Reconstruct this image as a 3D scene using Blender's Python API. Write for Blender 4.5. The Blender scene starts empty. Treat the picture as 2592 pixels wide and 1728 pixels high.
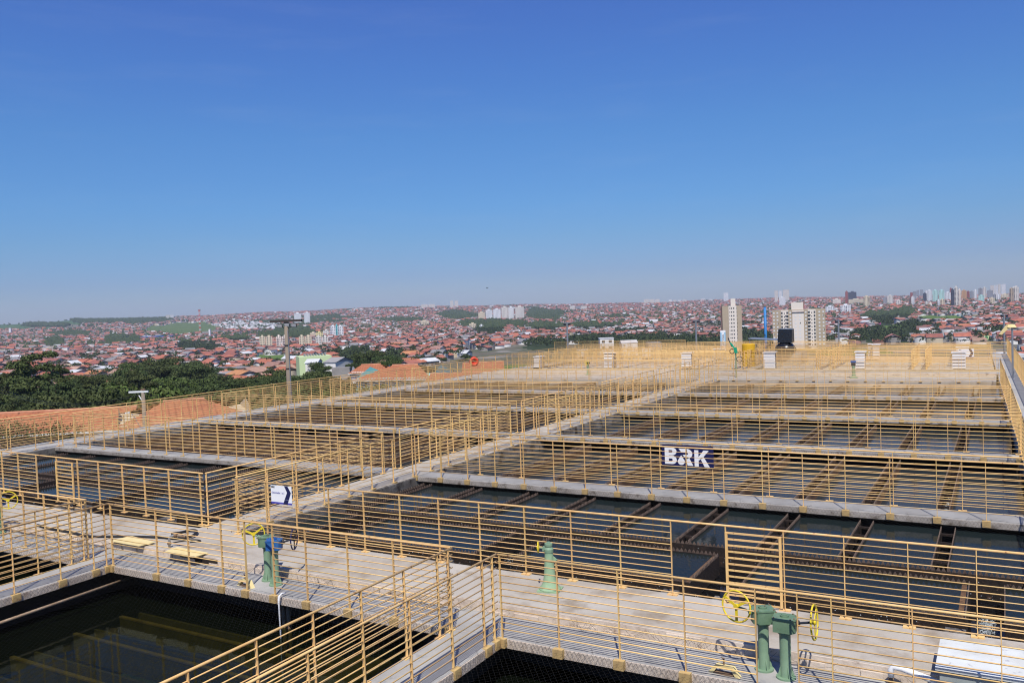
import bpy, math, random
import numpy as np
from mathutils import Vector, Matrix
random.seed(7)
RNG = np.random.default_rng(11)
S = bpy.context.scene
COL = S.collection
rad = math.radians

# ------------------------------------------------------------------ camera
H = 4.274
FPX = 2155.3
YAW, PITCH, ROLL = -0.524703, 0.0377685, -0.0390546
cy, sy, cp, sp = math.cos(YAW), math.sin(YAW), math.cos(PITCH), math.sin(PITCH)
FWD = np.array([sy*cp, cy*cp, -sp])
R0 = np.array([cy, -sy, 0.0]); U0 = np.cross(R0, FWD)
RT = math.cos(ROLL)*R0 + math.sin(ROLL)*U0
UP = -math.sin(ROLL)*R0 + math.cos(ROLL)*U0
CAM = np.array([0.0, 0.0, H])
cd = bpy.data.cameras.new('camera')
cam = bpy.data.objects.new('camera', cd)
COL.objects.link(cam)
cd.sensor_width = 36.0
cd.lens = 36.0*FPX/2592.0
cd.clip_start = 0.1
cd.clip_end = 40000.0
cam.matrix_world = Matrix(((RT[0], UP[0], -FWD[0], 0.0), (RT[1], UP[1], -FWD[1], 0.0), (RT[2], UP[2], -FWD[2], H), (0, 0, 0, 1)))
S.camera = cam

def ray(px, py):
    return (px-1296.0)/FPX*RT + (864.0-py)/FPX*UP + FWD
def P(px, py, z=0.0):
    """the place on the level z that shows at photo pixel (px, py)"""
    d = ray(px, py); t = (z-H)/d[2]
    return CAM + t*d
def proj(p):
    d = np.asarray(p, float) - CAM
    w = d @ FWD
    return 1296 + FPX*(d @ RT)/w, 864 - FPX*(d @ UP)/w, w

# ------------------------------------------------------------------ light
SUN_EL = 57.0
SUN_AZ = math.atan2(0.477, -0.879)          # where the sun stands, clockwise from +Y
W = bpy.data.worlds.new('World'); S.world = W; W.use_nodes = True
wt = W.node_tree; wt.nodes.clear()
sky = wt.nodes.new('ShaderNodeTexSky'); sky.sky_type = 'NISHITA'; sky.sun_disc = False
sky.sun_elevation = rad(SUN_EL); sky.sun_rotation = SUN_AZ
sky.altitude = 600.0; sky.air_density = 1.0; sky.dust_density = 0.4; sky.ozone_density = 5.0
bg = wt.nodes.new('ShaderNodeBackground'); bg.inputs['Strength'].default_value = 0.088
wo = wt.nodes.new('ShaderNodeOutputWorld')
wt.links.new(sky.outputs['Color'], bg.inputs['Color']); wt.links.new(bg.outputs[0], wo.inputs['Surface'])
# the photograph's deep, slightly violet blue: the same grade all round, by height above the horizon
wtc = wt.nodes.new('ShaderNodeTexCoord'); wsx = wt.nodes.new('ShaderNodeSeparateXYZ'); wcr = wt.nodes.new('ShaderNodeValToRGB')
wt.links.new(wtc.outputs['Generated'], wsx.inputs[0]); wt.links.new(wsx.outputs['Z'], wcr.inputs[0])
_R = [(0.334, (0.3089, 0.4417, 0.7504)), (0.272, (0.2927, 0.4533, 0.7108)), (0.2, (0.2849, 0.458, 0.6446)), (0.122, (0.273, 0.4218, 0.5798)), (0.082, (0.2807, 0.3847, 0.5217)), (0.042, (0.2845, 0.3369, 0.4945)), (0.018, (0.3172, 0.355, 0.4885))]
_e = wcr.color_ramp.elements
_e[0].position = _R[-1][0]; _e[0].color = (*_R[-1][1], 1); _e[1].position = _R[0][0]; _e[1].color = (*_R[0][1], 1)
for _p, _c in _R[1:-1]:
    _q = _e.new(_p); _q.color = (*_c, 1)
wvm = wt.nodes.new('ShaderNodeVectorMath'); wvm.operation = 'MULTIPLY'
wvs = wt.nodes.new('ShaderNodeVectorMath'); wvs.operation = 'SCALE'; wvs.inputs['Scale'].default_value = 2.0
wt.links.new(sky.outputs['Color'], wvm.inputs[0]); wt.links.new(wcr.outputs['Color'], wvm.inputs[1]); wt.links.new(wvm.outputs[0], wvs.inputs[0])
# thin wisps of cirrus
wmp = wt.nodes.new('ShaderNodeMapping'); wmp.inputs['Scale'].default_value = (2.2, 2.2, 16.0); wmp.inputs['Rotation'].default_value = (0.06, 0.05, 0.0)
wnz = wt.nodes.new('ShaderNodeTexNoise'); wnz.inputs['Scale'].default_value = 2.3; wnz.inputs['Detail'].default_value = 6.0; wnz.inputs['Roughness'].default_value = 0.62
wt.links.new(wtc.outputs['Generated'], wmp.inputs['Vector']); wt.links.new(wmp.outputs[0], wnz.inputs['Vector'])
wmr = wt.nodes.new('ShaderNodeMapRange'); wmr.inputs['From Min'].default_value = 0.53; wmr.inputs['From Max'].default_value = 0.80; wmr.inputs['To Max'].default_value = 0.045
wt.links.new(wnz.outputs['Fac'], wmr.inputs['Value'])
wmx = wt.nodes.new('ShaderNodeMix'); wmx.data_type = 'RGBA'; wmx.inputs[7].default_value = (6.5, 7.2, 8.2, 1)
wt.links.new(wmr.outputs['Result'], wmx.inputs[0]); wt.links.new(wvs.outputs[0], wmx.inputs[6]); wt.links.new(wmx.outputs[2], bg.inputs['Color'])
sl = bpy.data.lights.new('sun', 'SUN'); sl.energy = 5.0; sl.angle = rad(0.53); sl.color = (1.0, 0.955, 0.88)
so = bpy.data.objects.new('sun', sl); COL.objects.link(so)
c_, s_ = math.cos(rad(SUN_EL)), math.sin(rad(SUN_EL))
sdir = Vector((math.sin(SUN_AZ)*c_, math.cos(SUN_AZ)*c_, s_))
so.rotation_euler = sdir.to_track_quat('Z', 'Y').to_euler()
so.location = (0, 0, 60)
S.view_settings.view_transform = 'Standard'; S.view_settings.look = 'None'
S.view_settings.exposure = 0.0; S.view_settings.gamma = 1.0
S.view_settings.use_curve_mapping = False
S.cycles.max_bounces = 6; S.cycles.diffuse_bounces = 2; S.cycles.glossy_bounces = 3
S.cycles.transparent_max_bounces = 24; S.cycles.transmission_bounces = 3
S.cycles.caustics_reflective = False; S.cycles.caustics_refractive = False
S.cycles.volume_bounces = 0
S.cycles.pixel_filter_type = 'BLACKMAN_HARRIS'; S.cycles.filter_width = 1.15

# ------------------------------------------------------------------ materials
M = {}
def mat(name, col, rough=0.7, col2=None, scale=4.0, metal=0.0, spec=0.3, bump=0.0, bscale=None, detail=5.0,
        lo=0.35, hi=0.65, col3=None, scale3=1.0, lo3=0.55, hi3=0.7, coords='Object', rnd=0.0, stretch=None, emis=None, trans=0.0):
    m = bpy.data.materials.new(name); m.use_nodes = True
    t = m.node_tree; b = t.nodes['Principled BSDF']
    b.inputs['Roughness'].default_value = rough; b.inputs['Metallic'].default_value = metal
    b.inputs['Specular IOR Level'].default_value = spec
    b.inputs['Base Color'].default_value = (*col, 1)
    tc = t.nodes.new('ShaderNodeTexCoord'); src = tc.outputs[coords]
    if coords == 'World':
        pass
    if stretch:
        mp = t.nodes.new('ShaderNodeMapping'); mp.inputs['Scale'].default_value = stretch
        t.links.new(src, mp.inputs['Vector']); src = mp.outputs['Vector']
    out = None
    def mixn(a, bcol, sc, l, h, det):
        n = t.nodes.new('ShaderNodeTexNoise'); n.inputs['Scale'].default_value = sc; n.inputs['Detail'].default_value = det
        n.inputs['Roughness'].default_value = 0.6
        t.links.new(src, n.inputs['Vector'])
        r = t.nodes.new('ShaderNodeMapRange'); r.inputs['From Min'].default_value = l; r.inputs['From Max'].default_value = h
        t.links.new(n.outputs['Fac'], r.inputs['Value'])
        x = t.nodes.new('ShaderNodeMix'); x.data_type = 'RGBA'
        t.links.new(r.outputs['Result'], x.inputs[0])
        if a is None: x.inputs[6].default_value = (*col, 1)
        else: t.links.new(a, x.inputs[6])
        x.inputs[7].default_value = (*bcol, 1)
        return x.outputs[2]
    if col2: out = mixn(out, col2, scale, lo, hi, detail)
    if col3: out = mixn(out, col3, scale3, lo3, hi3, 6.0)
    if rnd > 0:
        oi = t.nodes.new('ShaderNodeObjectInfo'); hv = t.nodes.new('ShaderNodeHueSaturation')
        mr = t.nodes.new('ShaderNodeMapRange'); mr.inputs['To Min'].default_value = 1-rnd; mr.inputs['To Max'].default_value = 1+rnd
        t.links.new(oi.outputs['Random'], mr.inputs['Value']); t.links.new(mr.outputs[0], hv.inputs['Value'])
        mr2 = t.nodes.new('ShaderNodeMapRange'); mr2.inputs['To Min'].default_value = 0.5-0.06*rnd; mr2.inputs['To Max'].default_value = 0.5+0.06*rnd
        mu = t.nodes.new('ShaderNodeMath'); mu.operation = 'FRACT'; m7 = t.nodes.new('ShaderNodeMath'); m7.operation = 'MULTIPLY'; m7.inputs[1].default_value = 7.13
        t.links.new(oi.outputs['Random'], m7.inputs[0]); t.links.new(m7.outputs[0], mu.inputs[0]); t.links.new(mu.outputs[0], mr2.inputs['Value'])
        t.links.new(mr2.outputs[0], hv.inputs['Hue'])
        if out is None: hv.inputs['Color'].default_value = (*col, 1)
        else: t.links.new(out, hv.inputs['Color'])
        out = hv.outputs['Color']
    if out is not None: t.links.new(out, b.inputs['Base Color'])
    if bump > 0:
        n = t.nodes.new('ShaderNodeTexNoise'); n.inputs['Scale'].default_value = bscale or scale*4; n.inputs['Detail'].default_value = 4
        t.links.new(src, n.inputs['Vector'])
        bp = t.nodes.new('ShaderNodeBump'); bp.inputs['Strength'].default_value = bump; bp.inputs['Distance'].default_value = 0.02
        t.links.new(n.outputs['Fac'], bp.inputs['Height']); t.links.new(bp.outputs[0], b.inputs['Normal'])
    M[name] = m
    return m

YEL = (0.83, 0.555, 0.235)
mat('yellow_paint', YEL, 0.5, (0.72, 0.43, 0.15), 3.0, spec=0.4, col3=(0.27, 0.11, 0.045), scale3=9.0, lo3=0.60, hi3=0.68, rnd=0.10)
mat('bright_yellow_paint', (0.80, 0.42, 0.03), 0.5, (0.7, 0.38, 0.05), 5.0)
mat('pale_yellow_paint', (0.62, 0.43, 0.17), 0.7, (0.40, 0.27, 0.12), 4.0, col3=(0.3, 0.15, 0.06), scale3=9.0, lo3=0.62, hi3=0.7)
mat('deck_concrete', (0.47, 0.43, 0.37), 0.9, (0.37, 0.325, 0.265), 0.7, bump=0.15, bscale=60, col3=(0.27, 0.215, 0.155), scale3=1.6, lo3=0.50, hi3=0.70)
mat('slab_concrete', (0.41, 0.395, 0.365), 0.9, (0.32, 0.305, 0.28), 1.6, bump=0.15, bscale=60, col3=(0.25, 0.25, 0.24), scale3=5.0, lo3=0.58, hi3=0.75)
mat('edge_concrete', (0.44, 0.39, 0.34), 0.95, (0.30, 0.26, 0.22), 3.0, bump=0.5, bscale=14, col3=(0.13, 0.10, 0.075), scale3=6.0, lo3=0.54, hi3=0.7)
mat('lamp_bar', (0.055, 0.045, 0.04), 0.8)
mat('old_plaster', (0.66, 0.56, 0.46), 0.95, (0.52, 0.42, 0.33), 3.0, bump=0.5, bscale=14, col3=(0.22, 0.14, 0.09), scale3=6.0, lo3=0.6, hi3=0.75)
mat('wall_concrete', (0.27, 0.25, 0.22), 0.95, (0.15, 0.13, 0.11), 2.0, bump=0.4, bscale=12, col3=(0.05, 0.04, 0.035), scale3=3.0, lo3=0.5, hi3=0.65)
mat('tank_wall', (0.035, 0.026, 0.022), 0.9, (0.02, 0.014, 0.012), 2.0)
mat('weir_tip', (0.17, 0.12, 0.09), 0.7, (0.09, 0.06, 0.045), 9.0)
mat('gear_green', (0.11, 0.19, 0.115), 0.5, (0.17, 0.26, 0.16), 7.0, col3=(0.12, 0.06, 0.03), scale3=11.0, lo3=0.62, hi3=0.7)
mat('weir_steel', (0.034, 0.022, 0.016), 0.8, (0.017, 0.012, 0.010), 6.0, bump=0.3, bscale=30, col3=(0.2, 0.11, 0.065), scale3=11.0, lo3=0.6, hi3=0.75)
mat('trough_brown', (0.20, 0.11, 0.055), 0.9, (0.10, 0.055, 0.032), 4.0, bump=0.3, bscale=30, col3=(0.06, 0.035, 0.025), scale3=7.0, lo3=0.58, hi3=0.7)
mat('sludge_ridge', (0.17, 0.12, 0.055), 0.95, (0.10, 0.075, 0.035), 5.0)
mat('lit_sludge_lip', (0.42, 0.27, 0.12), 0.95, (0.26, 0.16, 0.07), 5.0)  # ridge brown made paler: sunlight on the upper edges put into the colour
mat('basin_floor', (0.10, 0.115, 0.065), 0.95, (0.05, 0.07, 0.045), 0.8)
mat('green_paint', (0.22, 0.33, 0.21), 0.55, (0.18, 0.28, 0.18), 7.0, col3=(0.16, 0.09, 0.04), scale3=11.0, lo3=0.66, hi3=0.74)
mat('pale_green_paint', (0.33, 0.45, 0.26), 0.6, (0.23, 0.36, 0.22), 6.0, col3=(0.35, 0.28, 0.10), scale3=7.0, lo3=0.58, hi3=0.7)
mat('blue_paint', (0.035, 0.13, 0.32), 0.45, (0.02, 0.09, 0.3), 6.0)
mat('dark_paint', (0.018, 0.02, 0.03), 0.5)
mat('wheel_yellow', (0.80, 0.62, 0.03), 0.45, (0.7, 0.52, 0.04), 12.0, col3=(0.04, 0.035, 0.02), scale3=9.0, lo3=0.6, hi3=0.64)
mat('black_rubber', (0.02, 0.02, 0.022), 0.6)
mat('black_plastic', (0.012, 0.012, 0.014), 0.22, spec=0.6, bump=1.0, bscale=5)
mat('white_plastic', (0.78, 0.78, 0.78), 0.4)
mat('galvanised', (0.42, 0.43, 0.44), 0.4, (0.32, 0.33, 0.34), 8.0, metal=0.6)
mat('rusty_iron', (0.16, 0.09, 0.05), 0.85, (0.28, 0.2, 0.13), 9.0)
mat('white_render', (0.66, 0.68, 0.66), 0.9, (0.56, 0.56, 0.52), 2.5, col3=(0.42, 0.42, 0.44), scale3=10.0, lo3=0.62, hi3=0.68)
mat('wire', (0.025, 0.022, 0.02), 0.7)
mat('net_cord', (0.022, 0.02, 0.018), 0.9)
mat('sign_white', (0.80, 0.80, 0.80), 0.4)
mat('sign_navy', (0.012, 0.016, 0.075), 0.35)
mat('sign_blue', (0.06, 0.06, 0.36), 0.4)
mat('sign_red', (0.6, 0.02, 0.02), 0.4)
mat('banner_blue', (0.15, 0.42, 0.62), 0.5)
mat('ring_red', (0.72, 0.045, 0.02), 0.4)
mat('foam', (0.5, 0.54, 0.56), 0.6, (0.12, 0.15, 0.17), 12.0)
mat('bark', (0.13, 0.09, 0.06), 0.95, (0.07, 0.05, 0.035), 4.0)
mat('leaf_dark', (0.034, 0.050, 0.016), 0.75, (0.062, 0.082, 0.025), 0.5, rnd=0.35, spec=0.15)
mat('leaf_mid', (0.082, 0.102, 0.030), 0.75, (0.045, 0.064, 0.02), 0.5, rnd=0.35, spec=0.15)
mat('leaf_olive', (0.105, 0.12, 0.042), 0.75, (0.06, 0.08, 0.028), 0.5, rnd=0.3, spec=0.15)
mat('leaf_bright', (0.085, 0.122, 0.027), 0.7, (0.055, 0.085, 0.021), 0.6, rnd=0.2, spec=0.15)
mat('far_leaf', (0.036, 0.052, 0.019), 0.8, (0.062, 0.08, 0.03), 0.03, spec=0.1)
mat('far_leaf_b', (0.055, 0.075, 0.028), 0.8, (0.036, 0.052, 0.02), 0.03, spec=0.1)
mat('roof_faded', (0.42, 0.25, 0.18), 0.9, (0.30, 0.19, 0.145), 0.35, rnd=0.25)
mat('roof_orange', (0.50, 0.20, 0.10), 0.9, (0.36, 0.145, 0.08), 0.35, rnd=0.25)
mat('roof_red', (0.35, 0.14, 0.085), 0.9, (0.24, 0.11, 0.075), 0.35, rnd=0.25)
mat('roof_brown', (0.25, 0.145, 0.11), 0.9, (0.17, 0.11, 0.09), 0.35, rnd=0.2)
mat('roof_grey', (0.30, 0.29, 0.28), 0.85, (0.20, 0.19, 0.185), 0.4, rnd=0.2)
mat('roof_white', (0.66, 0.66, 0.65), 0.7, (0.5, 0.5, 0.5), 0.3)
mat('roof_blue', (0.03, 0.11, 0.34), 0.6)
mat('roof_green', (0.05, 0.24, 0.10), 0.6)
mat('wall_white', (0.80, 0.78, 0.74), 0.9, (0.68, 0.65, 0.6), 0.3)
mat('wall_cream', (0.58, 0.48, 0.33), 0.9, (0.5, 0.42, 0.3), 0.3)
mat('wall_grey', (0.33, 0.31, 0.29), 0.9, (0.24, 0.22, 0.2), 0.3)
mat('wall_pink', (0.48, 0.27, 0.21), 0.9, (0.36, 0.2, 0.16), 0.3)
mat('wall_aqua', (0.35, 0.66, 0.60), 0.9)
mat('wall_lime', (0.55, 0.66, 0.36), 0.9)
mat('wall_blue', (0.16, 0.36, 0.62), 0.9)
mat('wall_magenta', (0.42, 0.07, 0.30), 0.9)
mat('wall_orange', (0.66, 0.34, 0.07), 0.9)
mat('wall_yellow', (0.62, 0.55, 0.28), 0.9)
mat('tower_white', (0.66, 0.67, 0.68), 0.85)
mat('tower_offwhite', (0.60, 0.57, 0.52), 0.85)
mat('tower_cream', (0.60, 0.52, 0.38), 0.85)
mat('tower_beige', (0.43, 0.345, 0.245), 0.9, (0.40, 0.32, 0.225), 0.3)
mat('tower_palepink', (0.72, 0.64, 0.56), 0.9)
mat('tower_mint', (0.42, 0.64, 0.59), 0.85)
mat('tower_teal', (0.12, 0.46, 0.50), 0.6)
mat('tower_grey', (0.27, 0.28, 0.30), 0.8)
mat('tower_dark', (0.06, 0.065, 0.085), 0.35, spec=0.5)
mat('tower_brown', (0.16, 0.10, 0.09), 0.8)
mat('tower_redbrown', (0.27, 0.075, 0.06), 0.85)
mat('tower_orange', (0.50, 0.29, 0.13), 0.85)
mat('window_glass', (0.06, 0.065, 0.07), 0.15, spec=0.6)
mat('window_blind', (0.66, 0.66, 0.66), 0.6)
mat('glass_dark', (0.02, 0.022, 0.03), 0.12, spec=0.6)
mat('grass_field', (0.11, 0.15, 0.045), 0.95, (0.075, 0.115, 0.035), 0.02, spec=0.1)
mat('grass_bright', (0.12, 0.19, 0.04), 0.95, (0.08, 0.13, 0.03), 0.05, spec=0.1)
mat('crop_green', (0.075, 0.13, 0.045), 0.95, (0.06, 0.105, 0.04), 0.01, spec=0.1)
mat('brown_field', (0.17, 0.115, 0.07), 0.95, (0.12, 0.09, 0.05), 0.02, spec=0.1)
mat('town_ground', (0.16, 0.13, 0.105), 0.95, (0.075, 0.095, 0.045), 0.03, spec=0.1, col3=(0.26, 0.235, 0.21), scale3=0.02, lo3=0.52, hi3=0.6)
mat('wood_ground', (0.045, 0.06, 0.025), 0.95, (0.03, 0.045, 0.02), 0.1, spec=0.1)
mat('asphalt', (0.11, 0.11, 0.112), 0.9, (0.085, 0.085, 0.088), 0.2)
mat('road_white', (0.7, 0.7, 0.68), 0.8)
mat('stack_blue', (0.04, 0.22, 0.50), 0.5, (0.03, 0.16, 0.40), 0.5, col3=(0.02, 0.05, 0.10), scale3=1.2, lo3=0.58, hi3=0.62)
mat('lamp_glass', (0.72, 0.73, 0.70), 0.3)
mat('pole_concrete', (0.24, 0.19, 0.14), 0.9, (0.22, 0.18, 0.14), 1.2)
mat('solar_panel', (0.015, 0.02, 0.06), 0.2, spec=0.6)

mat('plate_yellow', (0.80, 0.66, 0.32), 0.5, (0.72, 0.56, 0.25), 3.0)
mat('pale_pipe', (0.42, 0.31, 0.21), 0.8, (0.3, 0.2, 0.12), 6.0)
mat('service_grey', (0.36, 0.39, 0.38), 0.9, (0.29, 0.32, 0.31), 2.5)
mat('stand_green', (0.02, 0.33, 0.17), 0.4)
mat('drum_yellow', (0.62, 0.36, 0.02), 0.5)

def tile_roof(name, col, col2):
    m = mat(name, col, 0.9, col2, 1.2, col3=(0.14, 0.06, 0.04), scale3=3.0, lo3=0.6, hi3=0.75)
    return m
tile_roof('clay_tiles', (0.44, 0.165, 0.075), (0.33, 0.12, 0.06))
tile_roof('pale_clay_tiles', (0.55, 0.27, 0.16), (0.42, 0.18, 0.10))

def water_mat(name, deep, transparent, tint, spec=0.21, rough=0.05, bump=0.12):
    m = bpy.data.materials.new(name); m.use_nodes = True
    t = m.node_tree; b = t.nodes['Principled BSDF']; out = t.nodes['Material Output']
    b.inputs['Base Color'].default_value = (*deep, 1); b.inputs['Roughness'].default_value = rough
    b.inputs['IOR'].default_value = 1.33; b.inputs['Specular IOR Level'].default_value = spec
    tc = t.nodes.new('ShaderNodeTexCoord')
    n = t.nodes.new('ShaderNodeTexNoise'); n.inputs['Scale'].default_value = 7.0; n.inputs['Detail'].default_value = 3.0
    t.links.new(tc.outputs['Object'], n.inputs['Vector'])
    bp = t.nodes.new('ShaderNodeBump'); bp.inputs['Strength'].default_value = bump; bp.inputs['Distance'].default_value = 0.01
    t.links.new(n.outputs['Fac'], bp.inputs['Height']); t.links.new(bp.outputs[0], b.inputs['Normal'])
    if transparent:
        fr = t.nodes.new('ShaderNodeFresnel'); fr.inputs['IOR'].default_value = 1.33; t.links.new(bp.outputs[0], fr.inputs['Normal'])
        gl = t.nodes.new('ShaderNodeBsdfGlossy'); gl.inputs['Roughness'].default_value = 0.03; gl.inputs['Color'].default_value = (0.42, 0.52, 0.46, 1); t.links.new(bp.outputs[0], gl.inputs['Normal'])
        tr = t.nodes.new('ShaderNodeBsdfTransparent'); tr.inputs['Color'].default_value = (*tint, 1)
        df = t.nodes.new('ShaderNodeBsdfDiffuse'); df.inputs['Color'].default_value = (*deep, 1)
        m1 = t.nodes.new('ShaderNodeMixShader'); m1.inputs[0].default_value = 0.25
        t.links.new(tr.outputs[0], m1.inputs[1]); t.links.new(df.outputs[0], m1.inputs[2])
        m2 = t.nodes.new('ShaderNodeMixShader')
        t.links.new(fr.outputs[0], m2.inputs[0]); t.links.new(m1.outputs[0], m2.inputs[1]); t.links.new(gl.outputs[0], m2.inputs[2])
        t.links.new(m2.outputs[0], out.inputs['Surface'])
    M[name] = m
water_mat('basin_water', (0.013, 0.020, 0.021), False, None, 0.105, 0.06, 0.28)
water_mat('still_water', (0.024, 0.031, 0.036), False, None, 0.10, 0.14, 0.2)
water_mat('channel_water', (0.006, 0.006, 0.007), False, None)
water_mat('filter_water', (0.010, 0.015, 0.008), True, (0.42, 0.46, 0.28))

# ------------------------------------------------------------------ mesh helpers
class MB:
    """collects shapes for one mesh"""
    def __init__(s): s.v = []; s.f = []; s.m = []; s.mi = 0
    def box(s, x0, x1, y0, y1, z0, z1, mi=None):
        return s.hexa([(x0,y0,z0),(x1,y0,z0),(x1,y1,z0),(x0,y1,z0),(x0,y0,z1),(x1,y0,z1),(x1,y1,z1),(x0,y1,z1)], mi)
    def hexa(s, p, mi=None):
        b = len(s.v); s.v += [tuple(q) for q in p]
        for q in ((3,2,1,0),(4,5,6,7),(0,1,5,4),(1,2,6,5),(2,3,7,6),(3,0,4,7)): s.f.append(tuple(b+i for i in q)); s.m.append(s.mi if mi is None else mi)
    def obox(s, c, ax, ay, az, mi=None):
        c, ax, ay, az = (np.asarray(q, float) for q in (c, ax, ay, az))
        s.hexa([c-ax-ay-az, c+ax-ay-az, c+ax+ay-az, c-ax+ay-az, c-ax-ay+az, c+ax-ay+az, c+ax+ay+az, c-ax+ay+az], mi)
    def poly(s, pts, mi=None):
        b = len(s.v); s.v += [tuple(q) for q in pts]; s.f.append(tuple(range(b, b+len(pts)))); s.m.append(s.mi if mi is None else mi)
    def prism(s, pts, d, mi=None):
        """a flat outline given depth d (a vector)"""
        n = len(pts); b = len(s.v); d = np.asarray(d, float)
        s.v += [tuple(q) for q in pts] + [tuple(np.asarray(q, float)+d) for q in pts]
        k = s.mi if mi is None else mi
        s.f.append(tuple(b+i for i in range(n))[::-1]); s.f.append(tuple(b+n+i for i in range(n))); s.m += [k, k]
        for i in range(n):
            j = (i+1) % n; s.f.append((b+i, b+j, b+n+j, b+n+i)); s.m.append(k)
    def tube(s, pts, r, n=8, caps=True, mi=None):
        pts = [np.asarray(q, float) for q in pts]; k = s.mi if mi is None else mi
        rs = r if hasattr(r, '__len__') else [r]*len(pts)
        b = len(s.v); ref = None
        for i, q in enumerate(pts):
            t = pts[min(i+1, len(pts)-1)] - pts[max(i-1, 0)]; t = t/max(np.linalg.norm(t), 1e-9)
            if ref is None: ref = np.array([0, 0, 1.0]) if abs(t[2]) < 0.9 else np.array([1.0, 0, 0])
            a = np.cross(t, ref); a /= max(np.linalg.norm(a), 1e-9); c = np.cross(a, t); ref = c
            for j in range(n):
                w = 2*math.pi*(j+0.5)/n; s.v.append(tuple(q + rs[i]*(math.cos(w)*a + math.sin(w)*c)))
        for i in range(len(pts)-1):
            for j in range(n):
                j2 = (j+1) % n; s.f.append((b+i*n+j, b+i*n+j2, b+(i+1)*n+j2, b+(i+1)*n+j)); s.m.append(k)
        if caps:
            s.f.append(tuple(b+j for j in range(n))[::-1]); s.f.append(tuple(b+(len(pts)-1)*n+j for j in range(n))); s.m += [k, k]
    def lathe(s, c, prof, n=16, axis=(0,0,1), mi=None):
        """prof: list of (height along axis, radius)"""
        ax = np.asarray(axis, float); ax /= np.linalg.norm(ax); c = np.asarray(c, float); k = s.mi if mi is None else mi
        ref = np.array([0,0,1.0]) if abs(ax[2]) < 0.9 else np.array([1.0,0,0])
        a = np.cross(ax, ref); a /= np.linalg.norm(a); e = np.cross(ax, a); b = len(s.v)
        for h, r in prof:
            for j in range(n):
                w = 2*math.pi*j/n; s.v.append(tuple(c + ax*h + r*(math.cos(w)*a + math.sin(w)*e)))
        for i in range(len(prof)-1):
            for j in range(n):
                j2 = (j+1) % n; s.f.append((b+i*n+j, b+i*n+j2, b+(i+1)*n+j2, b+(i+1)*n+j)); s.m.append(k)
        s.f.append(tuple(b+j for j in range(n))[::-1]); s.f.append(tuple(b+(len(prof)-1)*n+j for j in range(n))); s.m += [k, k]
    def torus(s, c, R, r, normal, n=28, k=8, mi=None):
        nr = np.asarray(normal, float); nr /= np.linalg.norm(nr); c = np.asarray(c, float); q = s.mi if mi is None else mi
        ref = np.array([0,0,1.0]) if abs(nr[2]) < 0.9 else np.array([1.0,0,0])
        a = np.cross(nr, ref); a /= np.linalg.norm(a); e = np.cross(nr, a); b = len(s.v)
        for i in range(n):
            w = 2*math.pi*i/n; d = math.cos(w)*a + math.sin(w)*e
            for j in range(k):
                u = 2*math.pi*j/k; s.v.append(tuple(c + d*(R + r*math.cos(u)) + nr*r*math.sin(u)))
        for i in range(n):
            for j in range(k):
                i2, j2 = (i+1) % n, (j+1) % k
                s.f.append((b+i*k+j, b+i2*k+j, b+i2*k+j2, b+i*k+j2)); s.m.append(q)
    def mesh(s, name, mats):
        me = bpy.data.meshes.new(name); me.from_pydata(s.v, [], s.f)
        mats = mats if isinstance(mats, (list, tuple)) else [mats]
        for q in mats: me.materials.append(M[q])
        if len(mats) > 1: me.polygons.foreach_set('material_index', np.array(s.m, dtype=np.int32))
        me.update()
        return me
    def build(s, name, mats, parent=None, smooth=False):
        me = s.mesh(name, mats)
        if smooth: me.polygons.foreach_set('use_smooth', [True]*len(me.polygons))
        return link(name, me, parent)

def link(name, me, parent=None, loc=None):
    o = bpy.data.objects.new(name, me); COL.objects.link(o)
    if parent is not None: o.parent = parent
    if loc is not None: o.location = loc
    return o
def tag(o, label=None, cat=None, group=None, kind=None):
    if label: o['label'] = label
    if cat: o['category'] = cat
    if group: o['group'] = group
    if kind: o['kind'] = kind
    return o
def thing(name, label, cat, loc=(0, 0, 0), rz=0.0, group=None):
    o = bpy.data.objects.new(name, None); COL.objects.link(o)
    o.location = loc; o.rotation_euler = (0, 0, rz); o.empty_display_size = 0.2
    return tag(o, label, cat, group)
def copy_tree(o, parent=None):
    c = o.copy(); COL.objects.link(c)
    if parent is not None: c.parent = parent
    for ch in list(o.children): copy_tree(ch, c)
    return c
def fast_mesh(name, V, F, mats, mi=None):
    """V (n,3), F (m,k) arrays -> mesh"""
    me = bpy.data.meshes.new(name); V = np.asarray(V, dtype=np.float32); F = np.asarray(F, dtype=np.int32)
    k = F.shape[1]
    me.vertices.add(len(V)); me.vertices.foreach_set('co', V.ravel())
    me.loops.add(F.size); me.loops.foreach_set('vertex_index', F.ravel())
    me.polygons.add(len(F)); me.polygons.foreach_set('loop_start', np.arange(0, F.size, k, dtype=np.int32))
    for q in mats: me.materials.append(M[q])
    if mi is not None: me.polygons.foreach_set('material_index', np.asarray(mi, dtype=np.int32))
    me.update(calc_edges=True)
    return me

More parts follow.
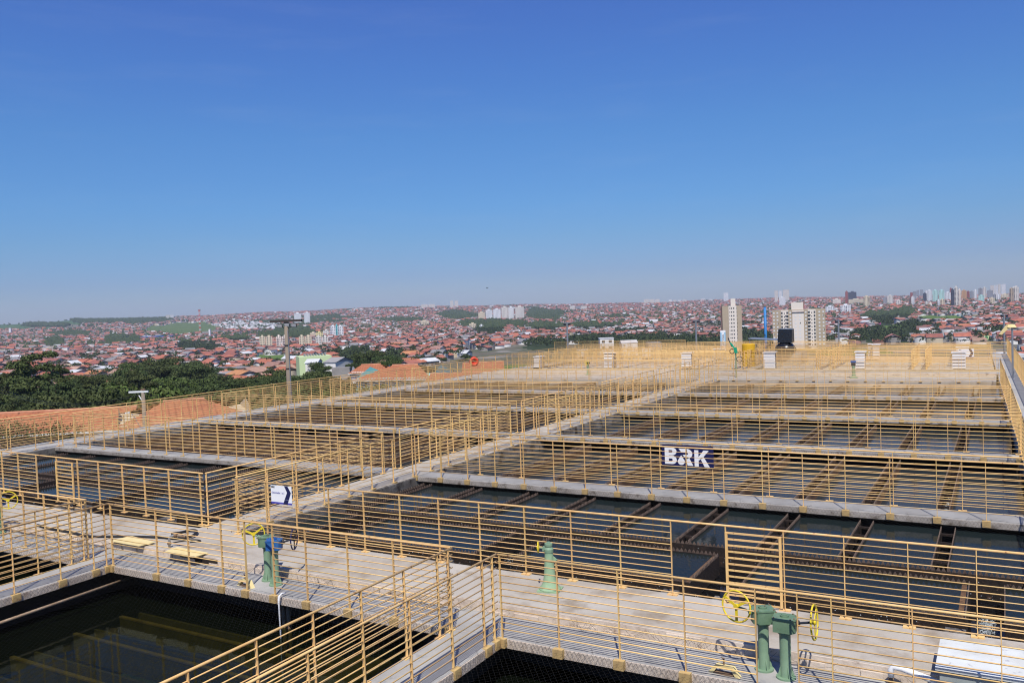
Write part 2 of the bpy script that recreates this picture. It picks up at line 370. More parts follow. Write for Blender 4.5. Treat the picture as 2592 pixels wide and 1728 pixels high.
# ------------------------------------------------------------------ terrain
LPX = [0, 100, 185, 400, 500, 640, 860, 1000, 1300, 1500, 1700, 1850, 2000, 2250, 2592]
LSK = [822, 818, 811, 808, 804, 796, 787, 781, 775, 772, 767, 762, 757, 753, 747]
DD = [0, 60, 100, 150, 280, 450, 700, 1000, 1500, 2200, 3000, 4000]
ZZ = [-6, -7, -13, -17, -20.5, -27, -34, -38, -40, -35, -21.5, -2]
HX = np.hypot(FWD[0], FWD[1])
def terrain(x, y):
    x = np.asarray(x, float); y = np.asarray(y, float)
    d = np.hypot(x, y) + 1e-6
    ca = (x*FWD[0] + y*FWD[1])/HX/d; sa = (x*R0[0] + y*R0[1])/d
    front = ca > 0.35
    px = np.where(front, 1296 + FPX*np.clip(sa/np.maximum(ca, 0.35), -1.2, 1.2), np.where(sa < 0, 0, 2592))
    pc = np.clip(px, 0, 2592)
    yh = 833.1 - 0.03907*pc
    sk = np.interp(pc, LPX, LSK) - yh                       # rise of the ridge above eye level, px
    z = np.interp(d, DD, ZZ)
    cac = np.maximum(ca, 0.6)
    zr = H - sk/FPX*5200*cac
    t = np.clip((d-2600)/(5200-2600), 0, 1); t = t*t*(3-2*t)
    zb = np.interp(d, [0, 2600, 4000, 5200], [0, -28.5, -8, 10])
    z = np.where(d > 2600, -28.5*(1-t) + zr*t, z)
    z = np.where(d > 5200, zr - (d-5200)*0.018, z)
    # gentle swells, and flat ground under the plant
    sw = 2.4*np.sin(x/210+1.3)*np.cos(y/260+.4) + 1.5*np.sin(x/97+y/133)
    z = z + sw*np.clip((d-250)/500, 0, 1)*np.clip((7000-d)/2000, 0, 1)
    inside = np.clip(np.minimum(np.minimum(x+40, 10-x), np.minimum(y+40, 82-y))/12, 0, 1)
    z = z*(1-inside) + (-6.0)*inside
    return z
def ground_at(px, py, dmax=6500):
    d = ray(px, py)
    hd = np.hypot(d[0], d[1])
    t = np.geomspace(70, dmax, 900)/hd
    p = CAM[None, :] + t[:, None]*d[None, :]
    below = p[:, 2] < terrain(p[:, 0], p[:, 1])
    i = int(np.argmax(below)) if below.any() else len(t)-1
    q = p[i].copy(); q[2] = float(terrain(q[0], q[1])); return q
# patches of the land, in photo pixels: (px, py, rx, ry, kind)
ZONES = [
 (470, 833, 100, 17, 'field'), (690, 911, 56, 15, 'grass'), (-60, 828, 200, 10, 'crop'), (165, 816, 62, 6, 'crop'), (930, 823, 34, 5, 'brown'),
 (2385, 808, 110, 9, 'grass'), (2270, 828, 60, 8, 'grass'), (1480, 858, 60, 6, 'grass'),
 (310, 807, 135, 11, 'forest'), (120, 820, 60, 4, 'forest'), (500, 872, 60, 13, 'forest'), (310, 858, 42, 12, 'forest'), (140, 862, 30, 9, 'forest'), (180, 843, 60, 6, 'forest'),
 (735, 838, 48, 16, 'forest'), (690, 846, 30, 8, 'forest'), (900, 893, 60, 18, 'forest'), (985, 897, 50, 15, 'forest'), (1155, 796, 52, 11, 'forest'), (1240, 816, 90, 8, 'forest'), (1375, 794, 48, 14, 'forest'), (1235, 830, 50, 14, 'forest'),
 (1380, 824, 50, 9, 'forest'), (1500, 822, 60, 7, 'forest'), (1590, 833, 40, 6, 'forest'), (1660, 856, 210, 13, 'forest'), (1390, 862, 60, 10, 'forest'), (1500, 852, 60, 7, 'forest'),
 (1905, 850, 60, 20, 'forest'), (2230, 800, 42, 14, 'forest'), (2240, 838, 95, 15, 'forest'), (2320, 818, 45, 12, 'forest'), (2290, 790, 25, 10, 'forest'), (2130, 838, 30, 8, 'forest'),
 (820, 803, 90, 4, 'forest'), (990, 775, 80, 5, 'forest'), (760, 812, 110, 4, 'forest'), (1010, 808, 60, 5, 'forest'), (2520, 830, 30, 8, 'forest'), (600, 855, 40, 5, 'forest'), (2590, 895, 45, 32, 'forest'),
 (1290, 930, 60, 8, 'grass'), (2150, 890, 110, 9, 'grass'), (1240, 905, 40, 10, 'none')]
BELT_X = [0, 120, 200, 300, 380, 500, 560, 640, 700, 900, 1000, 1060, 1150, 1290]
BELT_Y = [975, 965, 952, 940, 898, 902, 936, 938, 950, 937, 930, 926, 925, 920]
def zone_of(x, y):
    x = np.asarray(x, float); y = np.asarray(y, float); z = terrain(x, y)
    dx = np.stack([x, y, z-H], -1); w = dx @ FWD
    w = np.where(w < 1, 1, w)
    px = 1296 + FPX*(dx @ RT)/w; py = 864 - FPX*(dx @ UP)/w
    out = np.zeros(x.shape, dtype=np.int32)       # 0 town 1 forest 2 field 3 grass 4 crop 5 brown 6 none
    code = dict(forest=1, field=2, grass=3, crop=4, brown=5, none=6)
    for (cx, cyy, rx, ry, k) in ZONES:
        wob = 0.22*np.sin(px*0.09+cx) + 0.18*np.sin(py*0.31+px*0.05)
        pyk = py - (5.5*FPX/w if k == 'forest' else 0)
        q = ((px-cx)/rx)**2 + ((pyk-cyy)/ry)**2 < 1+wob
        out = np.where(q, code[k], out)
    belt = (py-8*FPX/w > np.interp(px, BELT_X, BELT_Y)+8) & (px < 1300)
    out = np.where(belt, 1, out)
    out = np.where((w <= 2), 0, out)
    return out, px, py

def build_ground():
    hv = math.atan2(FWD[1], FWD[0])
    az = np.concatenate([np.arange(-180, -40, 5), np.arange(-40, 40, 0.3), np.arange(40, 180, 5)])
    az = hv + np.radians(az)
    ds = np.concatenate([[3.0], np.geomspace(12, 6200, 210), [7500, 10000, 15000, 25000]])
    A, D = np.meshgrid(az, ds)
    X, Y = D*np.cos(A), D*np.sin(A); Z = terrain(X, Y)
    n, m = A.shape
    V = np.stack([X, Y, Z], -1).reshape(-1, 3)
    i, j = np.meshgrid(np.arange(n-1), np.arange(m), indexing='ij'); j2 = (j+1) % m
    F = np.stack([i*m+j, i*m+j2, (i+1)*m+j2, (i+1)*m+j], -1).reshape(-1, 4)
    cx = V[F].mean(1); zn, _, _ = zone_of(cx[:, 0], cx[:, 1])
    slot = np.array([0, 1, 2, 3, 4, 5, 0])[zn]
    V = np.vstack([V, [[0, 0, -6.0]]])
    me = fast_mesh('ground', V, F, ['town_ground', 'wood_ground', 'grass_field', 'grass_bright', 'crop_green', 'brown_field'], slot)
    me.polygons.foreach_set('use_smooth', [True]*len(me.polygons))
    o = link('ground', me); tag(o, kind='structure')
build_ground()

# ------------------------------------------------------------------ the plant: decks, walls, water
def struct(name, mb, mats, smooth=False):
    return tag(mb.build(name, mats, smooth=smooth), kind='structure')
ZF = -0.149                      # the filters' slabs lie a step below the decks
WF = -0.77                       # water in the filters
VK = [17.92, 24.80, 31.65, 38.50, 45.45]      # near edges of the cross walkways
DW = 0.72                        # their width
UL, UR = -29.45, 0.75            # inner faces of the outer walls
C0, C1 = -14.56, -13.44          # the central wall
def ur(v): return 0.95 - 0.0262*v            # inner face of the right wall
# walkway between filters and settling basins
b = MB(); b.box(-34, 4.5, 10.46, 11.84, -0.26, 0.0); struct('walkway', b, 'deck_concrete')
b = MB(); b.box(-34, 4.5, 10.43, 10.4575, -0.26, -0.002)
r = random.Random(3)
u = -34.0
while u < 4.4:                   # broken lumps along the curb
    w = r.uniform(0.1, 0.5); b.box(u, u+w, 10.415-r.uniform(0, .012), 10.431, -0.26, -0.02-r.uniform(0, 0.11)); u += w + r.uniform(0.05, 0.5)
struct('curb_wall', b, 'old_plaster')
b = MB(); b.box(-34, 4.5, 9.68, 10.428, ZF-0.125, ZF)
struct('filter_slab', b, 'slab_concrete')
b = MB(); b.box(-34, 4.5, 9.66, 9.678, ZF-0.125, ZF-0.004); struct('slab_edge', b, 'old_plaster')
for nm, (a0, a1) in {'catwalk_floor': (-6.714, -5.976), 'catwalk_floor_2': (-15.09, -14.355)}.items():
    b = MB(); b.box(a0-0.03, a1+0.03, 0.6, 9.655, ZF-0.12, ZF+0.002); struct(nm, b, 'slab_concrete')
    b = MB(); b.box(a1+0.0315, a1+0.045, 0.6, 9.655, ZF-0.125, ZF-0.003); b.box(a0-0.045, a0-0.0315, 0.6, 9.655, ZF-0.125, ZF-0.003); struct('catwalk_edge', b, 'old_plaster')
b = MB()                         # tank walls of the filters
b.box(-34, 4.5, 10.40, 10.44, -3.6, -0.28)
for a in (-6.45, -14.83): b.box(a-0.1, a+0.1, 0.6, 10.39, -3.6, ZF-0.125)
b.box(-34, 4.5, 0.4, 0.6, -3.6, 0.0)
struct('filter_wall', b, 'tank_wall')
b = MB(); b.box(-34, 4.5, 0.4, 10.44, -3.0, -2.4); struct('filter_floor', b, 'basin_floor')
def water(name, u0, u1, v0, v1, z, m, step=None):
    V = [(u0, v0, z), (u1, v0, z), (u1, v1, z), (u0, v1, z)]
    me = bpy.data.meshes.new(name); me.from_pydata(V, [], [(0, 1, 2, 3)]); me.materials.append(M[m])
    return tag(link(name, me), kind='structure')
for (a, c) in ((-34, -14.93), (-14.73, -6.55), (-6.35, 4.5)):
    water('filter_water', a+0.002, c-0.002, 0.602, 10.398, WF, 'filter_water')
# ridges on the bed of the filters, seen through the water
t = thing('filter_trough', 'brown sunken troughs under the dark water of the filter in the lower left corner', 'trough', (-10.6, 8, -1.6), group=None)
b0 = []
for i, v in enumerate((9.75, 8.85, 7.75, 6.9, 5.9, 5.0)):
    b = MB(); b.box(-14.2, -8.9, v-0.05, v, -1.55, -1.12); b.box(-14.2, -8.9, v+0.34, v+0.39, -1.55, -1.16); b.box(-14.2, -8.9, v, v+0.34, -1.55, -1.45)
    o = b.build('trough_ridge', 'sludge_ridge', t); o.location = (10.6, -8, 1.6)
    b = MB(); b.box(-14.2, -8.9, v-0.06, v+0.01, -1.118, -1.09); o = b.build('trough_lip', 'lit_sludge_lip', t); o.location = (10.6, -8, 1.6)
b = MB(); b.box(-8.9, -8.2, 4.6, 10.2, -1.60, -1.02); o = b.build('collecting_channel', 'sludge_ridge', t); o.location = (10.6, -8, 1.6)

# settling basins
b = MB()
b.box(C0, C1, 11.842, 60, -2.0, -0.012); struct('central_wall', b, 'deck_concrete')
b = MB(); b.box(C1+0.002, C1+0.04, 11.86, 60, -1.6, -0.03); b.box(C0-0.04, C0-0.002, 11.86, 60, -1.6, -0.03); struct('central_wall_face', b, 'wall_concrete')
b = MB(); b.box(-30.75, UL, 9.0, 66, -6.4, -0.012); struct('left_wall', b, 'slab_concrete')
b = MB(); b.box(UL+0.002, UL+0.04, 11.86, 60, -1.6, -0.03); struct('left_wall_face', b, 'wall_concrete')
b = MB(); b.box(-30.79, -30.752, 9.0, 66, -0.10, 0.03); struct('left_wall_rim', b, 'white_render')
b = MB(); b.hexa([(ur(9), 11.842, -2), (ur(9)+1.0, 11.842, -2), (ur(66)+1.0, 66, -2), (ur(66), 66, -2), (ur(9), 11.842, -.012), (ur(9)+1.0, 11.842, -.012), (ur(66)+1.0, 66, -.012), (ur(66), 66, -.012)])
struct('right_wall', b, 'slab_concrete')
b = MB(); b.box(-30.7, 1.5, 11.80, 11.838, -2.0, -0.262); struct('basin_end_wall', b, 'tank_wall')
for k, v in enumerate(VK):
    b = MB()
    if k < 4:
        b.box(UL+0.05, C0-0.045, v+0.05, v+DW, -0.13, -0.006); b.box(C1+0.045, ur(v)-0.02, v, v+DW, -0.13, -0.006)
        struct('cross_walkway', b, 'slab_concrete')
        b = MB()
        b.box(UL+0.05, C0-0.045, v+0.02, v+0.048, -0.125, -0.012); b.box(C1+0.045, ur(v)-0.02, v-0.03, v-0.002, -0.125, -0.012)
        struct('cross_walkway_edge', b, 'edge_concrete')
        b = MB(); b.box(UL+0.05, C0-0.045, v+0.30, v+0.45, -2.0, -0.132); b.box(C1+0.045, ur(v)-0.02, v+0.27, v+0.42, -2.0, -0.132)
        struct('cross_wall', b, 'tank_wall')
b = MB(); b.box(-30.72, C0-0.01, VK[4], 52.0, -1.4, -0.004); b.box(C1+0.01, ur(50)-0.01, VK[4], 52.0, -1.4, -0.004); struct('far_deck', b, 'deck_concrete')
b = MB(); b.box(-30.7, ur(56)-0.01, 52.02, 66.0, -1.4, ZF); struct('far_slab', b, 'deck_concrete')
b = MB(); b.box(-30.7, ur(50)-0.02, 51.5, 51.56, -0.002, 0.10); b.box(-30.7, ur(50)-0.02, 48.9, 48.96, -0.002, 0.12); struct('far_curb', b, 'old_plaster')
# the tank's outside walls down to the ground
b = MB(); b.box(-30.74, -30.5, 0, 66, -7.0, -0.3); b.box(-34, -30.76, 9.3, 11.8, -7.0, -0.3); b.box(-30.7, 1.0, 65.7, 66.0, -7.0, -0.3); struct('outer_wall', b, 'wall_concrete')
# water: a dark low level in the channels, and the basins' own level in patches between the weirs
LEV = [-0.225, -0.40, -0.36, -0.30, -0.30]
ends = [11.86] + [v+DW for v in VK[:4]]
PU = [-0.97, -2.40, -3.80, -5.28, -6.80, -8.38, -9.90, -11.48, -13.02]
LW = 0.12
def basin_u(side, k):
    v0 = ends[k]
    return (C1+0.042, ur(VK[k])+0.02) if side == 'right' else (UL+0.042, C0-0.042)
def launder_us(side, k):
    us = [u - (0.18 if k else 0) for u in PU] if side == 'right' else [u-15.6 for u in PU]
    u0, u1 = basin_u(side, k)
    return [u for u in us if u0+0.2 < u < u1-0.2]
for side in ('right', 'left'):
    for k in range(5):
        v0, v1 = (ends[k]-0.3 if k else 11.86), VK[k]+0.27
        u0, u1 = basin_u(side, k)
        water('channel_water', u0, u1, v0, v1, -0.56, 'channel_water')
        cuts = [u0]
        for u in sorted(launder_us(side, k)): cuts += [u-LW, u+LW]
        cuts.append(u1)
        vv = v0 if k else 15.14
        for i in range(0, len(cuts), 2): water('basin_water', cuts[i], cuts[i+1], vv, v1, LEV[k], 'basin_water' if k == 0 else 'still_water')

# launders: pairs of notched weir plates with a dark channel between them
TOP = -0.145
def weir_bm(length, depth, tooth=0.075, th=0.06, thick=0.014):
    """plate along +x from 0, notched along its top (z=0 at the tips)"""
    b = MB(); b.box(0, length, -thick/2, thick/2, -depth, -th)
    n = max(1, int(length/tooth))
    for i in range(n):
        x = i*tooth
        b.prism([(x+0.004, -thick/2, -th), (x+tooth-0.004, -thick/2, -th), (x+tooth*0.66, -thick/2, -0.012), (x+tooth*0.5, -thick/2, 0), (x+tooth*0.34, -thick/2, -0.012)], (0, thick, 0), 1)
    return b
_weirs = {}
def weir(parent, x0, y0, x1, y1, depth, mname='weir_steel'):
    L = round(math.hypot(x1-x0, y1-y0), 2); k = (L, depth, mname)
    if k not in _weirs: _weirs[k] = weir_bm(L, depth).mesh('weir_plate', [mname, 'weir_tip'])
    o = link('weir_plate', _weirs[k], parent); px_, py_, pz_ = parent.location
    o.location = (x0-px_, y0-py_, TOP-pz_); o.rotation_euler = (0, 0, math.atan2(y1-y0, x1-x0)); return o
def rungs(parent, u, w, v0, v1, lev):
    v = v0+0.5; first = None
    while v < v1-0.2:
        if first is None:
            b = MB(); b.box(-w+0.012, w-0.012, -0.025, 0.025, -0.03, 0.01); first = b.mesh('cross_bar', 'weir_steel')
        o = link('cross_bar', first, parent); o.location = (u-parent.location.x, v-parent.location.y, TOP-0.07-parent.location.z); v += 0.62
ORD = ['first', 'second', 'third', 'fourth', 'fifth', 'sixth', 'seventh', 'eighth', 'ninth', 'tenth', 'eleventh', 'twelfth']
NEARNESS = ['nearest', 'second nearest', 'middle', 'second farthest', 'farthest']
def basin_name(side, k): return f"{NEARNESS[k]} {side}-hand basin"
for side in ('right', 'left'):
    for k in range(5):
        pus = launder_us(side, k); us_all = pus
        v0 = ends[k]+0.05 if k else 15.17
        v1 = VK[k] - (0.03 if side == 'right' else -0.02)
        for i, u in enumerate(pus):
            lab = f"rusty launder {ORD[i]} from the right wall, {basin_name(side, k)}" if side == 'right' else f"rusty launder {ORD[len(us_all)-1-i]} from the left wall, {basin_name(side, k)}"
            t = thing('launder', lab, 'launder', (u, (v0+v1)/2, TOP), group='launders crossing the settling basins')
            mm = 'weir_steel' if k == 0 else 'trough_brown'
            weir(t, u-0.12, v0, u-0.12, v1, 0.30, mm); weir(t, u+0.12, v0, u+0.12, v1, 0.30, mm)
            if k < 3: rungs(t, u, 0.12, v0, v1, LEV[k])
    # the near basin's cross channel and pools
    U0_, U1_ = (C1+0.05, 0.62) if side == 'right' else (UL+0.06, C0-0.06)
    if side == 'left': va, vb, vc, vd = 15.15, 14.65, 13.10, 12.20
    else: va, vb, vc, vd = 15.12, 14.62, 13.02, 11.86
    t = thing('cross_channel', f"long notched channel running across the near {side}-hand settling basin", 'channel', ((U0_+U1_)/2, vb, TOP))
    weir(t, U0_, va, U1_, va, 0.45)
    off = 0.0 if side == 'right' else -15.6
    pools = [(-0.05, 3.6), (-3.63, -0.52), (-7.69, -4.42), (-11.75, -8.52), (-15.8, -12.6)]
    nn = 0
    for (p0, p1) in pools:
        p0 += off; p1 += off
        q0, q1 = max(p0, U0_), min(p1, U1_)
        if q1-q0 < 0.4: continue
        wd = ORD[nn]; nn += 1
        t2 = thing('weir_pool', f"{wd} notched pool from the right in the near {side}-hand settling basin", 'weir pool', ((q0+q1)/2, vb-0.7, TOP), group='notched pools of the near basins')
        weir(t2, q0, vb, q1, vb, 0.4); weir(t2, q0, vc, q1, vc, 0.4)
        if q0 == p0: weir(t2, q0, vc, q0, vb, 0.4)
        if q1 == p1: weir(t2, q1, vc, q1, vb, 0.4)
        water('pool_water', q0, q1, vc, vb, LEV[0], 'basin_water')
        b = MB(); b.box(q0+0.01, q1-0.01, vc+0.03, vc+0.09, -0.26, LEV[0]+0.006) ; b.box(q1-0.10, q1-0.03, vc+0.09, vb-0.03, -0.26, LEV[0]+0.009); o = b.build('inner_ledge', 'trough_brown', t2); o.location = -t2.location
    # concrete blocks under the ends of the pools
    for g in (-4.42, -3.63, -8.52, -7.69, -12.6, -0.6):
        g += off
        if U0_ < g < U1_-0.3:
            b = MB(); b.box(g-0.12, g+0.12, vd+0.003, vd+0.32, -0.5, -0.06); o = b.build('support_block', 'wall_concrete', t); o.location = -t.location
# foam and drops where the water falls
t = None
r = random.Random(5)
def foam(u, v, ru, rv, n, lab):
    b = MB(); n *= 2
    for i in range(n):
        a = r.uniform(0, 6.28); q = r.random()**0.7; x = u+ru*q*math.cos(a); y = v+rv*q*math.sin(a); s = r.uniform(0.003, 0.011)*(1.5-q)
        z = -0.55+r.uniform(0, 0.04)
        b.hexa([(x-s, y-s, z), (x+s, y-s, z), (x+s, y+s, z), (x-s, y+s, z), (x-s*.4, y-s*.4, z+s), (x+s*.4, y-s*.4, z+s), (x+s*.4, y+s*.4, z+s), (x-s*.4, y+s*.4, z+s)])
    o = b.build('foam', 'foam'); tag(o, lab, 'foam', kind='stuff')
foam(-0.27, 13.75, 0.15, 0.5, 260, 'white foam where water falls in the gap near the right wall')
foam(-8.1, 14.0, 0.3, 0.35, 200, 'small patch of white foam in the gap behind the green pedestal')
foam(-1.15, 21.3, 0.1, 0.9, 120, 'foam inside the last launder of the second right-hand basin')
def drops(u0, u1, v, n):
    b = MB()
    for i in range(n):
        x = r.uniform(u0, u1); y = v-r.uniform(0.01, 0.28); z = r.uniform(-0.55, -0.25); s = r.uniform(0.003, 0.008)
        b.hexa([(x-s, y-s, z), (x+s, y-s, z), (x+s, y+s, z), (x-s, y+s, z), (x-s*.4, y-s*.4, z+s), (x+s*.4, y-s*.4, z+s), (x+s*.4, y+s*.4, z+s), (x-s*.4, y+s*.4, z+s)])
    tag(b.build('water_drops', 'foam'), kind='stuff')
drops(-13.3, 0.6, 15.1, 240); drops(-13.3, 0.6, 13.0, 330); drops(-29, -14.7, 15.1, 160); drops(-29, -14.7, 13.1, 200)

# ------------------------------------------------------------------ railings
_bar = {}
def cyl_mesh(name, L, rr, n, mname):
    k = (name, round(L, 2), rr, n, mname)
    if k not in _bar:
        b = MB(); b.tube([(0, 0, 0), (round(L, 2), 0, 0)], rr, n); me = b.mesh(name, mname)
        me.polygons.foreach_set('use_smooth', [True]*len(me.polygons)); _bar[k] = me
    return _bar[k]
def box_mesh(name, sx, sy, z0, z1, mname):
    k = (name, sx, sy, z0, z1, mname)
    if k not in _bar:
        b = MB(); b.box(-sx/2, sx/2, -sy/2, sy/2, z0, z1); _bar[k] = b.mesh(name, mname)
    return _bar[k]
def railing(label, A, B, z=0.0, h=1.1, posts=None, gaps=(), foot='plate', nb=11, group='yellow railings of the plant', side=-1, n=6, sp=0.82, br=0.0062):
    """A, B: ends (u, v); posts: distances from A; gaps: (from, to) without bars; side: where brackets hang (+1 left of A->B)"""
    A = np.array(A, float); B = np.array(B, float); L = float(np.linalg.norm(B-A)); ang = math.atan2(B[1]-A[1], B[0]-A[0])
    t = thing('railing', label, 'railing', (A[0], A[1], z), ang, group)
    link('handrail', cyl_mesh('handrail', L, 0.0148, 8, 'yellow_paint'), t, (0, 0, h))
    if posts is None:
        k = max(1, round(L/sp)); posts = [L*i/k for i in range(k+1)]
        posts[0] += 0.02; posts[-1] -= 0.02
    cuts = [0.0]
    for g in gaps: cuts += [g[0], g[1]]
    cuts.append(L)
    st = h/(nb+1.4)
    if A[1] > 45: br = 0.0088
    if z < -0.1: br = 0.0076
    for i in range(0, len(cuts), 2):
        a, c = cuts[i], cuts[i+1]
        if c-a < 0.05: continue
        me = cyl_mesh('bar', c-a, br, n, 'yellow_paint')
        for j in range(nb): link('bar', me, t, (a, 0, h-st*(j+1)))
    pm = box_mesh('post', 0.010, 0.037, 0.0, round(h-0.012, 3), 'yellow_paint')
    for p in posts:
        link('post', pm, t, (p, 0, 0))
        if foot == 'plate': link('base_plate', box_mesh('base_plate', 0.15, 0.09, 0.0, 0.014, 'yellow_paint'), t, (p, 0, 0))
        elif foot == 'bracket':
            link('bracket', box_mesh('bracket', 0.14, 0.075, -0.105, 0.012, 'pale_yellow_paint'), t, (p, side*0.035, 0))
    return t
K = 1.035
HF = 1.138
# in front: over the filters
FV = 9.70
def along(lst, u0): return [q-u0 for q in lst]
u0 = -5.95
railing('railing along the lower right filter edge, two valves standing in its gap', (u0, FV-0.035), (2.6, FV-0.035), ZF, HF,
        posts=along([K*q for q in (-5.72, -4.89, -4.07, -3.25, -2.43, -1.98, -1.63, -0.85, -0.07, .75, 1.57, 2.35)], u0), gaps=[(K*-2.43-u0, K*-1.98-u0)], foot='bracket', n=8)
u0 = -14.33
railing('railing along the filter edge in front of the green and blue valves', (u0, FV-0.005), (-6.74, FV-0.005), ZF, HF,
        posts=along([K*q for q in (-13.80, -12.58, -11.78, -10.98, -10.44, -9.83, -9.15, -8.33, -7.49, -6.55)], u0)[:], gaps=[(K*-10.44-u0, K*-9.83-u0)], foot='bracket', n=8)
u0 = -26.0
railing('yellow railing along the filter edge at the far left, beside the cut-off valve', (u0, FV+0.12), (-15.10, FV+0.06), ZF, HF,
        posts=along([-25.2, -24.3, -23.5, -22.6, -21.8, -20.9, -20.1, -19.3, -18.46, -18.0, -17.2, -16.48, -15.65, -15.13], u0), gaps=[(-18.46+26, -18.0+26)], foot='bracket', n=8)
CP = [0.12, 0.37, 1.11, 1.95, 2.77, 3.6, 4.45, 5.3, 6.1, 6.9]
railing('right-hand yellow railing of the narrow catwalk in the foreground', (-5.976, FV-0.03), (-5.976, 2.6), ZF, HF, posts=CP, foot='bracket', side=1, n=8)
railing('left-hand yellow railing of the narrow catwalk in the foreground', (-6.714, FV), (-6.714, 2.6), ZF, HF, posts=CP, foot='plate', side=-1, n=8)
CP2 = [-0.02+0.0, 0.09, 0.8, 1.64, 2.48, 3.3, 4.1, 4.9, 5.7, 6.5]
railing('right-hand yellow railing of the catwalk at the left edge', (-14.355, FV+0.01), (-14.355, 2.9), ZF, HF, posts=[0.1, 0.35, 0.98, 1.79, 2.6, 3.4, 4.2, 5.0, 5.9], foot='bracket', side=1, n=8)
railing('left-hand yellow railing of the catwalk at the left edge', (-15.09, FV+0.05), (-15.09, 2.9), ZF, HF, posts=[0.1, 0.35, 0.98, 1.79, 2.6, 3.4, 4.2, 5.0, 5.9], foot='plate', n=8)
# between the walkway and the near settling basins
u0 = -13.42
railing('long yellow railing of the near walkway, carrying the Decantação sign', (u0, 11.80), (2.8, 11.80), 0, 1.1,
        posts=along([-13.33, -12.5, -11.71, -10.89, -10.06, -9.24, -8.41, -7.59, -6.73, -5.90, -5.08, -4.27, -3.46, -2.66, -1.88, -1.11, -0.34, .45, 1.26, 2.07], u0), gaps=[(-4.27-u0, -3.46-u0)], n=8)
u0 = -27.0
P_A, P_B = (-27.0, 12.62), (-14.55, 12.03)
railing('yellow railing of the near walkway left of the central wall', P_A, P_B, 0, 1.1,
        posts=[1.0, 1.8, 2.6, 3.45, 4.3, 5.1, 5.97, 6.9, 7.8, 8.66, 9.6, 10.42, 11.3, 12.35], gaps=[(5.97, 6.9)], n=8)
def gate(label, x, y, ang, z, w):
    t = thing('gate', label, 'gate', (x, y, z), ang)
    for a in (0.0, w): link('frame_post', box_mesh('frame_post', 0.035, 0.03, 0.03, 1.02, 'yellow_paint'), t, (a, 0, 0))
    for j in range(12): link('bar', box_mesh('gate_bar', w, 0.012, -0.011, 0.011, 'yellow_paint'), t, (w/2, 0, 1.01-j*0.088))
gate('small yellow gate folded back against the railing in the lower right', -3.44, 11.76, 0.02, 0, 0.74)
gate('small yellow gate folded back against the railing at the left', -20.05, 12.24, -0.06, 0, 0.72)
# central wall
vs = [12.02] + [q+DW for q in VK]
for k in range(5):
    a = 12.06 if k == 0 else VK[k-1]+DW+0.02
    e = VK[k]-0.02
    nn = 'near' if k == 0 else ORD[k]
    railing(f"left railing of the central wall beside {basin_name('left', k)}", (C0+0.04, a), (C0+0.04, e), 0, 1.1, n=8 if k < 2 else 5, nb=10)
    railing(f"right railing of the central wall beside {basin_name('right', k)}", (C1-0.07, a-0.1 if k == 0 else a), (C1-0.07, e), 0, 1.1, foot='bracket', side=-1, n=8 if k < 2 else 5, nb=10)
    # left boundary wall, inner side
    railing(f"railing on the left boundary wall beside {basin_name('left', k)}", (UL-0.08, a+0.1), (UL-0.08, e+0.3), 0, 1.1, n=8 if k < 1 else 5, nb=10)
    # right boundary wall
    railing(f"railing on the right boundary wall beside {basin_name('right', k)}", (ur(a)+0.06, a), (ur(e)+0.06, e), 0, 1.1, n=8 if k < 1 else 5, sp=0.75, nb=10)
railing('outermost yellow railing along the left boundary wall', (-30.68, 9.0), (-30.68, 65), 0, 1.1, n=5, sp=1.62)
railing('outermost yellow railing on the right of the right-hand walkway', (ur(20)+0.92, 20), (ur(66)+0.92, 66), 0, 1.1, n=5)
# cross walkways
for k, v in enumerate(VK):
    n = 8 if k < 2 else 5
    off = [0.60, 0.63, 0.66, 0.7, 0.7][k]
    for side, (a, e) in {'right': (C1-0.02, ur(v)+0.0), 'left': (UL-0.02, C0+0.02)}.items():
        va = v+(0.0 if side == 'right' else 0.06)
        vl = (0.30, 0.02) if (side == 'left' and k == 0) else (0.0, 0.0)
        railing(f"near railing of the {ORD[k]} cross walkway, {side} side" + (", before the navy sign" if k == 0 and side == 'right' else ''), (a, va+0.0+vl[0]), (e, va+vl[1]), 0, 1.1, foot='bracket' if k < 4 else 'plate', side=-1, n=n, nb=9)
        if k < 4:
            railing(f"far railing of the {ORD[k]} cross walkway, {side} side" + (", carrying the navy sign" if k == 0 and side == 'right' else ''), (a+0.35, v+DW-0.05+vl[0]), (e-(0.0 if side == 'right' else 0.1), v+DW-0.05+vl[1]), 0, 1.1, n=n, sp=1.2, nb=9)
# the far end of the plant
railing('yellow railing behind the far walkway, right of the central wall', (C1, 52.0), (ur(52), 51.9), 0, 1.1, foot='bracket', n=5)
railing('yellow railing behind the far walkway, left of the central wall', (-30.4, 52.4), (C0, 52.0), 0, 1.1, foot='bracket', n=5)
railing('yellow railing running back from the far walkway behind the green valve stand', (-14.0, 52.2), (-14.3, 66), 0, 1.1, n=5)
railing('second yellow railing running back beside the yellow tank', (-14.9, 52.2), (-15.2, 66), 0, 1.1, n=5)
railing('left yellow railing of the raised platform under the black covered motor', (-9.6, 52.2), (-9.9, 63), 0, 1.1, n=5)
railing('right yellow railing of the raised platform under the black covered motor', (-8.9, 52.2), (-9.2, 63), 0, 1.1, n=5)
railing('yellow railing running back left of the far right sign', (-4.5, 52.2), (-4.7, 60), 0, 1.1, n=5)
railing('paired yellow railing running back left of the far right sign', (-3.8, 52.2), (-4.0, 60), 0, 1.1, n=5)
railing('rearmost yellow railing at the right end, behind the white boxes', (-9.0, 60.4), (0.3, 60.0), 0, 1.1, n=5, sp=1.2)
railing('rearmost yellow railing in the middle, under the apartment towers', (-22.0, 66.0), (-9.2, 65.0), 0, 1.1, n=5, sp=1.2)
